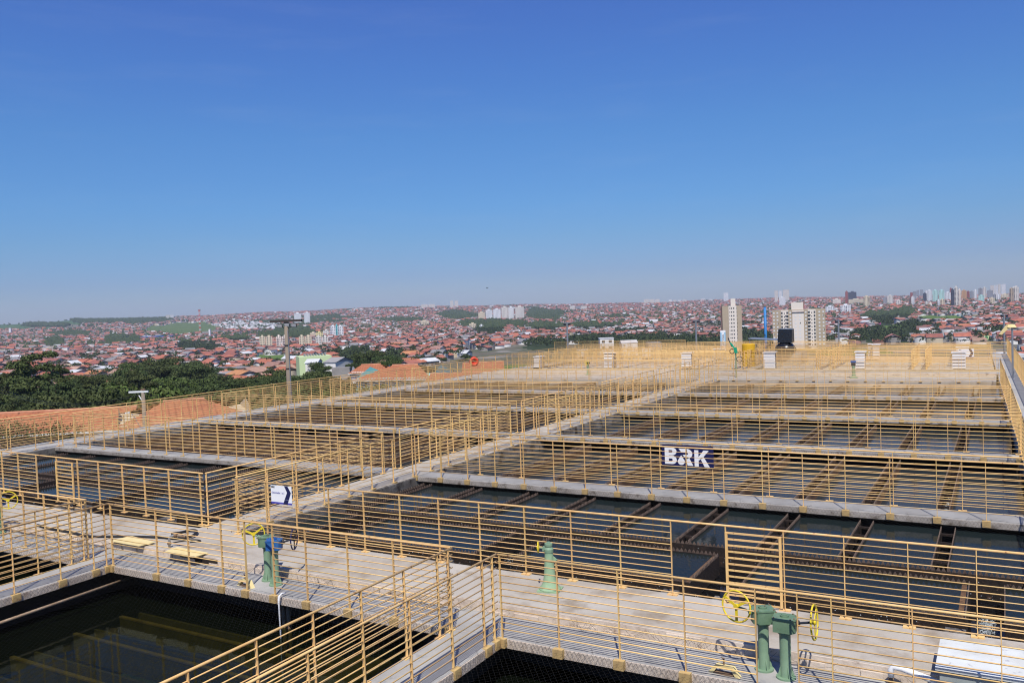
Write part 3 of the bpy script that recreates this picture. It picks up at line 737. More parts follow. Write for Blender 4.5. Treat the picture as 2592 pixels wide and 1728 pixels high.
railing('rearmost yellow railing left of the middle', (-35.0, 68.0), (-22.6, 67.4), 0.1, 1.1, n=5, sp=1.2)
railing('yellow railing between the two rows of white boxes', (-30.4, 58.0), (-15.3, 57.0), 0, 1.1, n=5)
railing('yellow railing beside the box row, right of the yellow tank', (-14.2, 57.0), (-0.6, 56.4), 0, 1.1, n=5)
for i, (v_, a_, e_) in enumerate(((53.3, -30.4, -15.3), (53.5, -13.9, -0.6), (55.2, -29.9, -15.3), (55.0, -13.9, -10.0), (58.9, -14.2, -0.7), (59.8, -30.2, -15.4), (61.6, -14.4, -9.4), (61.8, -30.6, -15.4), (63.4, -30.8, -15.4), (63.2, -14.5, -9.4), (65.2, -30.9, -15.4), (57.6, -8.8, -0.7))):
    railing(f"yellow cross railing at the far end, {ORD[i]} nearest of the twelve inner ones", (a_, v_), (e_, v_), 0, 1.1, n=5, sp=1.0)
for i, x in enumerate((-28.6, -26.0, -23.0, -20.0, -17.4)):
    railing(f"short yellow railing running back at the far end, {ORD[i]} from the left", (x, 53.2), (x-0.2, 64.5), 0, 1.1, n=5, sp=1.5)

# ------------------------------------------------------------------ nets over the filters
def net(name, u0, u1, v0, v1, z, cell, sag, skew, rr=0.0009):
    b = MB(); V = []; F = []
    def strand(p, q, n):
        ps = []
        for i in range(n+1):
            t_ = i/n; x = p[0]+(q[0]-p[0])*t_; y = p[1]+(q[1]-p[1])*t_
            e = min(x-u0, u1-x, y-v0, v1-y); zz = z - sag*min(1, max(0, e)/1.6)**0.8
            ps.append((x+0.008*math.sin(7*y), y+0.008*math.sin(6*x), zz))
        b.tube(ps, rr, 3, caps=False)
    w, l = u1-u0, v1-v0
    k = -l/skew
    x = u0 - l*0.8
    while x < u1 + l*0.8:
        for sgn in (1, -1):
            # line x + sgn*0.8*(y-v0), clipped
            pts = []
            ya, yb = v0, v1
            xa, xb = x, x + sgn*0.8*l
            lo, hi = 0.0, 1.0
            dx = xb-xa
            for bound, s in ((u0, 1), (u1, -1)):
                fa, fb = s*(xa-bound), s*(xb-bound)
                if fa < 0 and fb < 0: lo = 2
                elif fa < 0: lo = max(lo, -fa/(fb-fa))
                elif fb < 0: hi = min(hi, fa/(fa-fb))
            if hi-lo > 0.02:
                strand((xa+dx*lo, ya+l*lo), (xa+dx*hi, ya+l*hi), max(2, int((hi-lo)*l/0.8)))
        x += cell
    o = b.build(name, 'net_cord'); return tag(o, kind='stuff')
tag(net('bird_net', -14.30, -6.75, 4.6, 9.66, ZF-0.02, 0.085, 0.10, 1), 'fine dark bird net stretched over the left foreground filter', 'net')
tag(net('bird_net', -5.93, 2.2, 6.6, 9.66, ZF-0.02, 0.085, 0.10, 1), 'fine dark bird net stretched over the right foreground filter', 'net')
tag(net('bird_net', C1+0.06, 0.55, 11.90, 17.86, -0.05, 0.11, 0.05, 1), 'fine bird net over the nearest right-hand basin', 'net')
tag(net('bird_net', UL+0.08, C0-0.08, 12.3, 17.9, -0.05, 0.13, 0.05, 1), 'fine bird net over the nearest left-hand basin', 'net')
# net edge draped over the slab's rim, and loose wire
def drape(p0, p1, out, zt, zb, n, seed, name='net_edge', cat='net', label=None):
    r = random.Random(seed); b = MB(); p0 = np.array(p0, float); p1 = np.array(p1, float); o_ = np.array(out, float)
    L = np.linalg.norm(p1-p0); N = int(L/0.06)
    for s in (1, -1):
        for i in range(N):
            a = p0+(p1-p0)*(i/N); c = a+(p1-p0)/N*s*1.6
            m = (a+c)/2
            b.tube([(a[0], a[1], zt), (*(m+o_*0.02+r.uniform(-.004, .004)), (zt+zb)/2+r.uniform(-.01, .01)), (*(c+o_*0.012), zb)], 0.0012, 3, caps=False)
    # wavy top cord and stray ends
    pts = []
    for i in range(int(L/0.12)+1):
        a = p0+(p1-p0)*min(1, i*0.12/L); pts.append((*(a - o_*(0.015+r.uniform(0, 0.035))), zt+0.012+r.uniform(0, 0.02)))
    b.tube(pts, 0.0018, 4, caps=False)
    for i in range(int(L*2.2)):
        a = p0+(p1-p0)*r.random(); d = r.uniform(-0.09, 0.09); q = (p1-p0)/L
        b.tube([(*a, zt), (*(a+q*d*.5-o_*r.uniform(0, .08)), zt+r.uniform(0.01, 0.06)), (*(a+q*d-o_*r.uniform(0, .13)), zt+0.01)], 0.0016, 3, caps=False)
    o = b.build(name, 'wire'); tag(o, label, cat, kind='stuff'); return o
drape((-14.3, 9.655), (-6.76, 9.655), (0, -1), ZF+0.003, ZF-0.13, 0, 1, label='net edge hanging over the filter rim left of the catwalk')
drape((-5.93, 9.655), (2.4, 9.655), (0, -1), ZF+0.003, ZF-0.13, 0, 2, label='net edge hanging over the filter rim at lower right')
drape((-25, 9.655), (-15.15, 9.655), (0, -1), ZF+0.003, ZF-0.13, 0, 3, label='net edge hanging over the filter rim at far left')
drape((-5.928, 4.5), (-5.928, 9.6), (1, 0), ZF+0.003, ZF-0.13, 0, 4, label='net edge hanging along the right side of the foreground catwalk')
drape((-14.308, 4.5), (-14.308, 9.6), (1, 0), ZF+0.003, ZF-0.13, 0, 5, label='net edge hanging along the left-edge catwalk')
for k, v in enumerate(VK[:2]):
    drape((C1+0.05, v-0.032), (ur(v)-0.03, v-0.032), (0, -1), -0.008, -0.15, 0, 6+k, label=f"net edge hanging from the {ORD[k]} cross walkway on the right")
    drape((UL+0.06, v+0.018), (C0-0.05, v+0.018), (0, -1), -0.008, -0.15, 0, 16+k, label=f"net edge hanging from the {ORD[k]} cross walkway on the left")
drape((C1+0.042, 12.0), (C1+0.042, 17.8), (1, 0), -0.012, -0.16, 0, 30, label='net edge along the central wall of the near right basin')
def scribble(u0, u1, v, z0, z1, n, seed, label):
    r = random.Random(seed); b = MB()
    for i in range(n):
        x = r.uniform(u0, u1); pts = []; zz = z1
        w = r.uniform(0.15, 0.6); sg = r.choice((-1, 1))
        for j in range(9):
            q = j/8; pts.append((x+sg*w*q, v-0.02-0.05*math.sin(q*math.pi)-r.uniform(0, .03), z1-(z1-z0)*math.sin(q*math.pi)*r.uniform(.6, 1)+r.uniform(-.012, .012)))
        b.tube(pts, 0.0018, 3, caps=False)
    o = b.build('loose_wire', 'wire'); tag(o, label, 'wire', kind='stuff')
scribble(-5.3, 3.0, 10.41, ZF+0.004, -0.02, 46, 1, 'tangled loose wire hanging on the curb at lower right')
scribble(-13.2, -6.4, 10.41, ZF+0.004, -0.02, 44, 2, 'tangled loose wire hanging on the curb left of the catwalk')
scribble(-24, -15, 10.41, ZF+0.004, -0.02, 40, 3, 'tangled loose wire hanging on the curb at far left')

# ------------------------------------------------------------------ valves and small things on the decks
def lift(o, loc): o.location = loc; return o
def hand_wheel(parent, c, normal, R, mats=('wheel_yellow', 'wheel_yellow'), r=0.011, spokes=3, rot=0.5):
    b = MB(); b.torus(c, R, r, normal); w = b.build('hand_wheel', mats[0], parent, smooth=True)
    n = np.array(normal, float); n /= np.linalg.norm(n); a = np.cross(n, [0, 0, 1.0]); a /= np.linalg.norm(a); e = np.cross(a, n)
    c = np.array(c, float)
    for i in range(spokes):
        t = rot + 2*math.pi*i/spokes; d = math.cos(t)*a + math.sin(t)*e; p = math.cos(t)*e - math.sin(t)*a
        b = MB(); b.obox(c+d*R*0.5, d*R*0.5, p*0.016, n*0.005); b.build('spoke', mats[1], w)
    b = MB(); b.lathe(c-n*0.02, [(0, 0.03), (0.04, 0.03)], 12, n); b.build('hub', mats[1], w)
    return w
def geared_valve(label, x, y, z, h, paint, base_paint, wheel_c, wheel_n, wheel_R, wheel_mats, shaft_mat, R=0.068, group=None):
    t = thing('valve_stand', label, 'valve', (x, y, z), 0, group)
    b = MB(); b.lathe((0, 0, 0), [(0, 0.112), (0.02, 0.112), (0.022, R+0.006), (0.05, R), (h, R), (h+0.002, R+0.02), (h+0.03, R+0.02)], 24)
    o = b.build('column', base_paint, t, smooth=True)
    m = o.modifiers.new('edge', 'EDGE_SPLIT'); m.split_angle = rad(40)
    b = MB()
    for k in range(4):
        a = k*math.pi/2+0.6; d = np.array([math.cos(a), math.sin(a), 0]); p = np.array([-d[1], d[0], 0])
        b.prism([d*R+p*-.004+np.array([0, 0, .02]), d*0.104+p*-.004+np.array([0, 0, .02]), d*R+p*-.004+np.array([0, 0, .15])], p*.008)
    b.build('gusset', base_paint, t)
    # gearbox
    wd = np.array(wheel_c, float)-np.array([0, 0, h+0.12]); ang = math.atan2(wd[1], wd[0])
    b = MB(); pts = [(-0.12, -0.10), (0.09, -0.11), (0.13, -0.06), (0.13, 0.06), (0.09, 0.11), (-0.12, 0.10)]
    ca, sa = math.cos(ang), math.sin(ang)
    rp = [(p[0]*ca-p[1]*sa, p[0]*sa+p[1]*ca) for p in pts]
    b.prism([(p[0], p[1], h+0.03) for p in rp], (0, 0, 0.145)); g = b.build('gearbox', paint, t)
    b = MB(); b.prism([(p[0]*1.06, p[1]*1.06, h+0.175) for p in rp], (0, 0, 0.02)); b.build('cover', paint, g)
    b = MB(); b.lathe((0, 0, h+0.195), [(0, 0.05), (0.02, 0.05), (0.022, 0.035), (0.03, 0.035)], 16); b.build('cap', paint, g, smooth=False)
    b = MB()
    for p in rp: b.lathe((p[0]*.9, p[1]*.9, h+0.195), [(0, 0.01), (0.01, 0.01)], 6)
    b.build('bolts', 'rusty_iron', g)
    d = wd/np.linalg.norm(wd); s0 = np.array([0, 0, h+0.11])+d*0.11; b = MB(); b.tube([s0, s0+d*0.06], 0.035, 12); b.tube([s0, np.array(wheel_c, float)], 0.014, 8); b.build('shaft', shaft_mat, t)
    hand_wheel(t, wheel_c, wheel_n, wheel_R, wheel_mats)
    return t
YY = ('wheel_yellow', 'wheel_yellow')
geared_valve('green valve with yellow wheel facing left, left one of the lower right pair', -2.55, 10.13, ZF, 0.55, 'gear_green', 'green_paint', (-0.27, -0.16, 0.78), (-0.25, -0.96, 0.05), 0.185, YY, 'green_paint', R=0.064, group='green valves')
geared_valve('green geared valve with edge-on yellow wheel, right of the pair in the lower right', -2.27, 10.01, ZF, 0.53, 'gear_green', 'green_paint', (0.33, 0.02, 0.70), (1, 0.0, 0.05), 0.195, YY, 'dark_paint', R=0.064, group='green valves')
geared_valve('green valve with black-and-yellow wheel beside the blue one, left of centre', -10.87, 10.22, ZF, 0.56, 'gear_green', 'green_paint', (-0.17, -0.12, 0.80), (0.72, -0.69, 0.05), 0.18, YY, 'green_paint', R=0.06)
geared_valve('blue-topped valve with dark blue wheel on a green column, left of centre', -10.56, 10.09, ZF, 0.57, 'blue_paint', 'green_paint', (0.27, 0.19, 0.75), (0.9, 0.45, 0.0), 0.175, ('sign_navy', 'dark_paint'), 'dark_paint', R=0.06)
geared_valve('blue-topped valve with yellow wheel, cut off by the left edge of the photo', -18.98, 10.25, ZF, 0.58, 'blue_paint', 'green_paint', (0.34, 0.02, 0.74), (0.75, -0.66, 0), 0.185, YY, 'dark_paint', R=0.06)
# the conical pedestal
t = thing('valve_pedestal', 'tapered pale green valve pedestal with small yellow wheel on the walkway', 'valve', (-6.03, 11.28, 0), 0.2)
b = MB()
prof = []
for i in range(13):
    q = i/12; prof.append((0.03+0.55*q, 0.062+0.035*(1-q)+0.07*math.exp(-q*9)))
b.lathe((0, 0, 0), [(0, 0.165), (0.02, 0.165)]+prof, 24); o = b.build('cone', 'pale_green_paint', t, smooth=True); m = o.modifiers.new('edge', 'EDGE_SPLIT'); m.split_angle = rad(50)
b = MB(); b.box(-0.17, 0.17, -0.15, 0.15, 0.0, 0.018); b.build('foot', 'pale_green_paint', t)
b = MB(); b.prism([(0.07, -0.01, 0.44), (0.13, -0.01, 0.47), (0.07, -0.01, 0.52)], (0, 0.02, 0)); b.build('lug', 'pale_green_paint', t)
b = MB(); b.lathe((0, 0, 0.58), [(0, 0.07), (0.05, 0.075), (0.08, 0.05), (0.10, 0.06), (0.135, 0.06), (0.14, 0.03), (0.155, 0.03)], 16); b.box(-0.09, -0.04, -0.035, 0.035, 0.6, 0.66); b.build('gear_head', 'green_paint', t)
b = MB(); b.tube([(-0.08, 0, 0.63), (-0.17, -0.02, 0.65)], 0.012, 8); b.build('shaft', 'green_paint', t)
hand_wheel(t, (-0.16, -0.02, 0.65), (1, 0.25, 0.0), 0.075, YY, r=0.012)

# yellow hatch plates, hose and standpipe on the walkway
def plate(label, q):
    b = MB(); b.prism([(*p, 0.03) for p in q], (0, 0, 0.008)); tag(b.build('hatch_plate', 'plate_yellow'), label, 'hatch cover')
def PG(px, py, z=0.03): return tuple(P(px, py, z)[:2])
plate('pale yellow steel plate lying on the walkway left of the standpipe', [PG(276, 1369), PG(332, 1356), PG(394, 1372), PG(352, 1382)])
plate('pale yellow steel plate over the broken curb, right of the standpipe', [PG(414, 1397), PG(449, 1384), PG(528, 1399), PG(487, 1411)])
b = MB(); b.box(-13.35, -12.35, 10.425, 10.456, -0.262, -0.03); tag(b.build('curb_gap', 'tank_wall'), kind='structure')
pts = [P(px, py, z) for px, py, z in [(95, 1328, .03), (125, 1336, .04), (170, 1345, .025), (230, 1357, .02), (300, 1357, .02), (360, 1358, .02), (410, 1360, .02), (450, 1362, .03), (485, 1356, .05), (498, 1344, .06), (485, 1341, .05), (462, 1346, .06), (436, 1350, .14)]]
def smooth_path(pts, n=6):
    pts = [np.asarray(p, float) for p in pts]; out = []
    for i in range(len(pts)-1):
        p0, p1, p2, p3 = pts[max(i-1, 0)], pts[i], pts[i+1], pts[min(i+2, len(pts)-1)]
        for k in range(n):
            t = k/n; out.append(0.5*((2*p1)+(-p0+p2)*t+(2*p0-5*p1+4*p2-p3)*t*t+(-p0+3*p1-3*p2+p3)*t**3))
    out.append(pts[-1]); return out
b = MB(); b.tube(smooth_path(pts), 0.027, 8); tag(b.build('hose', 'black_rubber', smooth=True), 'thick black hose lying along the walkway between the yellow plates', 'hose')
b = MB(); b.tube(smooth_path([P(px, py, 0.012) for px, py in [(426, 1376), (452, 1370), (490, 1365), (508, 1368), (480, 1372)]]), 0.012, 6); tag(b.build('cable', 'black_rubber', smooth=True), 'thin black cable looping on the walkway beside the standpipe', 'cable')
t = thing('standpipe', 'short bent steel standpipe with coupling, feeding the black hose', 'pipe', tuple(P(429, 1385, 0.0)))
b = MB(); b.tube([(0, 0, 0), (0, 0, 0.13), (0.01, 0.005, 0.19), (0.07, 0.03, 0.23), (0.13, 0.05, 0.235)], 0.024, 10); b.build('bend', 'galvanised', t, smooth=True)
b = MB(); b.lathe((0, 0, 0.06), [(0, 0.036), (0.05, 0.036)], 10); b.lathe((0.1, 0.04, 0.235), [(0, 0.033), (0.06, 0.033)], 10, (1, .4, 0)); b.build('coupling', 'rusty_iron', t)
b = MB(); b.tube([(0.15, 0.06, 0.235), (0.32, 0.12, 0.21)], 0.02, 8); b.build('nozzle', 'rusty_iron', t)
# lifting handles
def handle(label, x, y, rz):
    t = thing('lifting_handle', label, 'handle', (x, y, ZF), rz)
    b = MB(); b.prism([(-0.19, 0, 0.0), (-0.13, 0, 0.0), (-0.07, 0, 0.085), (0.09, 0, 0.085), (0.15, 0, 0.0), (0.20, 0, 0.0), (0.12, 0, 0.115), (-0.09, 0, 0.115)], (0, 0.07, 0)); b.build('bracket_arch', 'plate_yellow', t)
    b = MB(); b.tube([(0.0, 0.035, 0.11), (0.0, 0.035, 0.19)], 0.011, 6); b.tube([(0.0, 0.035, 0.17), (-0.03, 0.035, 0.2)], 0.008, 6); b.build('hook', 'rusty_iron', t)
    b = MB(); b.box(-0.12, 0.12, 0.0, 0.07, 0.0, 0.02); b.build('plate', 'rusty_iron', t)
x, y, _ = P(1830, 1697, ZF+.05); handle('arched yellow lifting handle on the slab left of the right-hand valve pair', x, y, -0.1)
x, y, _ = P(617, 1477, ZF+.05); handle('arched yellow lifting handle on the slab beside the green and blue valves', x, y, -0.1)
# pipes in and over the left filter
p0 = P(334.7, 1459.2, -0.45); p1 = P(0, 1575.5, -0.45); dd = (p0-p1)
b = MB(); b.tube([p1-dd*0.6, p0], 0.026, 10); tag(b.build('pipe', 'pale_pipe', smooth=True), 'long pale pipe running just under the catwalk at the left', 'pipe')
t = thing('drain_pipe', 'thin white pipe bent over the filter rim beside the blue valve', 'pipe', (-9.99, 9.62, 0.0))
b = MB(); b.tube([(-0.0, 0.12, -0.10), (0, 0.03, -0.085), (0, -0.02, -0.11), (0.0, -0.035, -0.2), (0.02, -0.04, -1.3)], 0.014, 10); b.build('tube', 'white_plastic', t, smooth=True)
for px, r_, lab in ((686, 0.035, 'left'), (705, 0.04, 'right')):
    a = P(px, 1551, -0.45); b = MB(); b.tube([(a[0], 9.95, -0.30), (a[0], 9.95, -1.6)], r_, 10)
    tag(b.build('valve_rod', 'rusty_iron', smooth=True), f"rusty vertical valve rod under the filter slab, {lab} of the two", 'rod')
# white rendered box with a pvc pipe at the lower right corner
t = thing('service_box', 'white rendered concrete box with chipped paint at the lower right corner', 'box', (1.2, 10.5, ZF))
b = MB(); b.box(-1.86, 1.6, -0.42, 0.40, 0.02, 0.36); b.build('body', 'service_grey', t)
b = MB(); b.box(-1.90, 1.64, -0.46, 0.44, 0.362, 0.395); b.build('lid', 'white_render', t)
t = thing('pvc_pipe', 'white plastic pipe with elbow running into the white concrete box', 'pipe', (-0.72, 10.28, ZF))
b = MB(); b.tube([(0.1, -0.1, 0.16), (-0.33, 0.0, 0.22), (-0.42, 0.02, 0.22), (-0.45, 0.02, 0.18), (-0.45, 0.02, 0.10)], 0.034, 12); b.build('elbow', 'white_plastic', t, smooth=True)
b = MB(); b.tube([(-0.45, 0.02, 0.10), (-0.45, 0.02, 0.0)], 0.03, 12); b.build('riser', 'rusty_iron', t, smooth=True)
# brackets of small hooks along the deck's rear edge
b = MB(); r = random.Random(9)
for i in range(44):
    x = -14.3+i*0.37+r.uniform(-.05, .05); b.tube([(x, 11.845, -0.03), (x, 11.87, 0.0), (x, 11.86, 0.03)], 0.006, 4)
tag(b.build('edge_hook', 'rusty_iron'), 'row of small rusty hooks along the rear edge of the walkway', 'hook', kind='stuff')

# ------------------------------------------------------------------ signs
def sign_board(name, label, x0, x1, y, z0, z1, mname, tilt=0.0):
    t = thing(name, label, 'sign', ((x0+x1)/2, y, z0), tilt)
    w = (x1-x0)/2; b = MB(); b.box(-w, w, -0.004, 0.004, 0, z1-z0); b.build('board', mname, t)
    return t, w, z1-z0
def shape(t, name, pts, mname, y=-0.0065, d=0.002):
    b = MB(); b.prism([(p[0], y, p[1]) for p in pts], (0, d, 0)); return b.build(name, mname, t)
def text(t, name, s, x, z, size, mname, y=-0.0075, rz=0.0, bold=0.0, sx=1.0, align='LEFT'):
    c = bpy.data.curves.new(name, 'FONT'); c.body = s; c.size = size; c.extrude = 0.0008; c.offset = bold; c.align_x = align; c.resolution_u = 3
    o = bpy.data.objects.new(name, c); COL.objects.link(o)
    dg = bpy.context.evaluated_depsgraph_get(); me = bpy.data.meshes.new_from_object(o.evaluated_get(dg)); me.name = name
    bpy.data.objects.remove(o); bpy.data.curves.remove(c)
    me.materials.clear(); me.materials.append(M[mname])
    ob = link(name, me, t); ob.location = (x, y, z); ob.rotation_euler = (math.pi/2, rz, 0); ob.scale = (sx, 1, 1)
    return ob
# the big one: white letters on dark blue
t, w, h = sign_board('plant_sign', 'large dark blue sign with white BRK lettering on the cross walkway railing', -6.87, -5.66, 18.555, 0.545, 1.04, 'sign_navy')
def L(x, y): return (-w + x*2*w/640.0, h*(1-y/255.0))      # letter shapes drafted in a 640 x 255 grid
def outline(name, pts, t=t): return shape(t, name, [L(*p) for p in pts], 'sign_white')
def arc(cx, cy_, rx, ry, a0, a1, n): return [(cx+rx*math.cos(rad(a0+(a1-a0)*i/n)), cy_-ry*math.sin(rad(a0+(a1-a0)*i/n))) for i in range(n+1)]
def letter_B():
    me = MB()
    def add(pts): me.prism([(L(*p)[0], -0.0065, L(*p)[1]) for p in pts], (0, 0.002, 0))
    add([(38, 32), (88, 32), (88, 228), (38, 228)])
    # bowls as thick bands
    for cy_, ry in ((78, 46), (178, 50)):
        o_ = arc(130, cy_, 58, ry, 90, -90, 10); i_ = arc(124, cy_, 12, 15, 90, -90, 10)
        for k in range(10): add([o_[k], o_[k+1], i_[k+1], i_[k]])
        add([(88, cy_-ry), (130, cy_-ry), (124, cy_-15), (88, cy_-15)]); add([(88, cy_+15), (124, cy_+15), (130, cy_+ry), (88, cy_+ry)])
    return me.build('letter_b', 'sign_white', t)
def letter_R():
    me = MB()
    def add(pts): me.prism([(L(*p)[0], -0.0065, L(*p)[1]) for p in pts], (0, 0.002, 0))
    add([(212, 40), (318, 40), (318, 84), (250, 84)])            # top bar with slanted left end
    o_ = arc(315, 98, 68, 58, 90, -90, 12); i_ = arc(308, 98, 22, 14, 90, -90, 12)
    for k in range(12): add([o_[k], o_[k+1], i_[k+1], i_[k]])
    add([(262, 112), (308, 112), (315, 156), (288, 140)])
    add([(290, 128), (345, 150), (392, 236), (322, 236)])         # leg
    return me.build('letter_r', 'sign_white', t)
def letter_K():
    me = MB()
    def add(pts): me.prism([(L(*p)[0], -0.0065, L(*p)[1]) for p in pts], (0, 0.002, 0))
    add([(408, 50), (458, 50), (458, 240), (408, 240)])
    add([(458, 128), (520, 50), (586, 50), (500, 145), (458, 170)])
    add([(478, 140), (520, 125), (592, 242), (530, 242)])
    return me.build('letter_k', 'sign_white', t)
letter_B(); letter_R(); letter_K()
outline('drop_emblem', [(244, 118)]+arc(244, 192, 44, 40, 20, -200, 14))
for (sx_, sz_) in ((-w+.02, h-.02), (w-.02, h-.02)):
    b = MB(); b.lathe((sx_, -0.006, sz_), [(0, 0.005), (0.003, 0.005)], 8, (0, -1, 0)); b.build('screw', 'galvanised', t)
# the near board
t, w, h = sign_board('basin_sign', 'white sign with navy arrow reading Decantação 1 e 2 on the yellow railing', -12.32, -11.78, 11.765, 0.715, 1.07, 'sign_white', 0.0)
def G(x, y): return (-w + x*2*w/250.0, h*(1-y/222.0))
shape(t, 'blue_stripe', [G(0, 200), G(250, 200), G(250, 222), G(0, 222)], 'sign_blue', y=-0.0062)
shape(t, 'arrow_upper', [G(166, 0), G(205, 0), G(243, 75), G(198, 75)], 'sign_navy', y=-0.0082)
shape(t, 'arrow_lower', [G(198, 75.4), G(243, 75.4), G(216, 160), G(166, 160)], 'sign_navy', y=-0.0082)
shape(t, 'arrow_tail', [G(164, 165), G(214, 165), G(196, 222), G(146, 222)], 'sign_navy', y=-0.0082)
text(t, 'brand_lettering', 'BRK', G(8, 0)[0], G(0, 30)[1], 0.05, 'dark_paint', bold=0.001)
text(t, 'lettering', 'Decantação 1 e 2', G(10, 0)[0], G(0, 96)[1], 0.047, 'sign_blue')
# the far one
x, y, _ = P(2456, 905, 0)
t, w, h = sign_board('filter_sign', 'small white sign with navy arrow on the far right railing', -2.35, -1.55, 56.35, 0.42, 0.92, 'sign_white')
shape(t, 'arrow_upper', [G(166, 0), G(205, 0), G(243, 110), G(198, 110)], 'sign_navy'); shape(t, 'arrow_lower', [G(198, 110.5), G(243, 110.5), G(205, 210), G(160, 210)], 'sign_navy')
shape(t, 'blue_stripe', [G(0, 212), G(250, 212), G(250, 222), G(0, 222)], 'sign_blue')
text(t, 'brand_lettering', 'BRK', G(8, 0)[0], G(0, 34)[1], 0.07, 'dark_paint')
text(t, 'lettering', 'Decantação', G(10, 0)[0], G(0, 96)[1], 0.075, 'sign_blue')

# ------------------------------------------------------------------ the far end
def louvre_box(label, px, py, w_, h_, dep=0.5, z=0.0, group='white louvred boxes at the far end'):
    a = P(px, py, z); t = thing('louvre_box', label, 'box', (a[0], a[1]+dep/2, z), 0, group)
    b = MB(); b.box(-w_/2+0.03, w_/2-0.03, -dep/2+0.03, dep/2, 0.0, h_); b.build('body', 'tower_grey', t)
    n = max(4, int(h_/0.17))
    sl_ = MB(); sl_.hexa([(-w_/2, -dep/2-0.03, 0), (w_/2, -dep/2-0.03, 0), (w_/2, -dep/2+0.03, 0.05), (-w_/2, -dep/2+0.03, 0.05), (-w_/2, -dep/2-0.03, 0.11), (w_/2, -dep/2-0.03, 0.11), (w_/2, -dep/2+0.03, 0.15), (-w_/2, -dep/2+0.03, 0.15)])
    me = sl_.mesh('louvre', 'white_plastic')
    for i in range(n): link('louvre', me, t, (0, 0, 0.03+i*(h_-0.05)/n))
    b = MB(); b.box(-w_/2-0.05, w_/2+0.05, -dep/2-0.07, dep/2+0.04, h_+0.001, h_+0.06); b.build('lid', 'white_plastic', t)
BX = [(1362, 931, 0.62, 0.78, 'white louvred box leftmost in the front row of the far end'), (1542, 931, 0.72, 0.98, 'white louvred box second from left in the front row at the far end'),
      (1738, 929, 0.66, 0.90, 'white louvred box third from left in the front row, beside the central wall'), (1948, 933, 0.68, 0.98, 'white louvred box in the front row below the black covered motor'),
      (2178, 934, 0.52, 0.98, 'white louvred box beside the blue-topped far valve'), (2428, 934, 0.66, 0.9, 'white louvred box in the front row under the far right sign'),
      (1471, 906, 0.66, 0.64, 'white louvred box leftmost in the rear row of the far end'), (1637, 905, 0.72, 0.66, 'white louvred box second in the rear row of the far end'),
      (1819, 905, 0.72, 0.64, 'white louvred box in the rear row below the white banner'), (2207, 907, 0.42, 0.92, 'narrow white louvred box, left of the rear pair at right'),
      (2218, 908, 0.42, 0.92, 'narrow white louvred box, right of the rear pair at right'), (2436, 900, 0.7, 0.5, 'low white louvred box rearmost behind the far right sign')]
for q in BX: louvre_box(q[4], q[0], q[1], q[2], q[3])
def far_valve(label, px, py, topmat, wheel):
    a = P(px, py, 0); t = thing('valve_stand', label, 'valve', (a[0], a[1], 0))
    b = MB(); b.lathe((0, 0, 0), [(0, 0.2), (0.03, 0.2), (0.06, 0.1), (0.6, 0.075), (0.62, 0.09), (0.66, 0.09)], 14); b.build('column', 'green_paint', t)
    b = MB(); b.box(-0.1, 0.1, -0.09, 0.09, 0.66, 0.8); b.build('gearbox', topmat, t)
    if wheel: hand_wheel(t, (-0.0, -0.17, 0.76), (0.1, -1, 0.1), 0.13, YY)
    else:
        b = MB(); b.box(-0.13, 0.13, -0.1, 0.1, 0.802, 0.9); b.build('motor', 'blue_paint', t)
    return t
far_valve('green valve stand with yellow wheel on the far left deck', 1489, 948, 'dark_paint', True)
far_valve('green valve stand with blue top on the far right deck', 2161, 956, 'dark_paint', False)
a = P(1864, 954, 0); t = thing('pump_stand', 'tall green stand with small tilted motor at the end of the central wall', 'pump', (a[0], a[1], 0))
b = MB(); b.tube([(0, 0, 0), (0, 0, 1.35)], 0.04, 8); b.build('stem', 'green_paint', t)
b = MB(); b.obox((0.0, 0, 1.5), (0.07, 0, 0), (0, 0.09, 0), (-0.03, 0, 0.16)); b.obox((-0.18, 0, 1.78), (0.05, 0, -0.02), (0, 0.07, 0), (-0.09, 0, 0.14)); b.build('motor', 'stand_green', t)
b = MB(); b.tube([(-0.2, 0, 1.7), (-0.34, 0, 2.02), (-0.4, 0, 2.2)], 0.03, 6); b.torus((0.2, 0, 1.0), 0.15, 0.02, (0.3, -1, 0), 14, 5); b.torus((-0.2, 0, 1.45), 0.13, 0.02, (0.6, -1, 0), 14, 5); b.build('cable_loop', 'dark_paint', t)
a = P(1896, 926, 0); t = thing('yellow_tank', 'upright dark yellow drum behind the far railing, left of the platform', 'tank', (a[0], a[1], ZF))
b = MB(); b.lathe((0, 0, 0), [(0, 0.42), (1.55, 0.42), (1.6, 0.36)], 20); b.build('drum', 'drum_yellow', t)
b = MB(); b.lathe((0, 0, 0.5), [(0, 0.45), (0.05, 0.45)], 20); b.lathe((0, 0, 1.05), [(0, 0.45), (0.05, 0.45)], 20); b.build('hoop', 'drum_yellow', t)
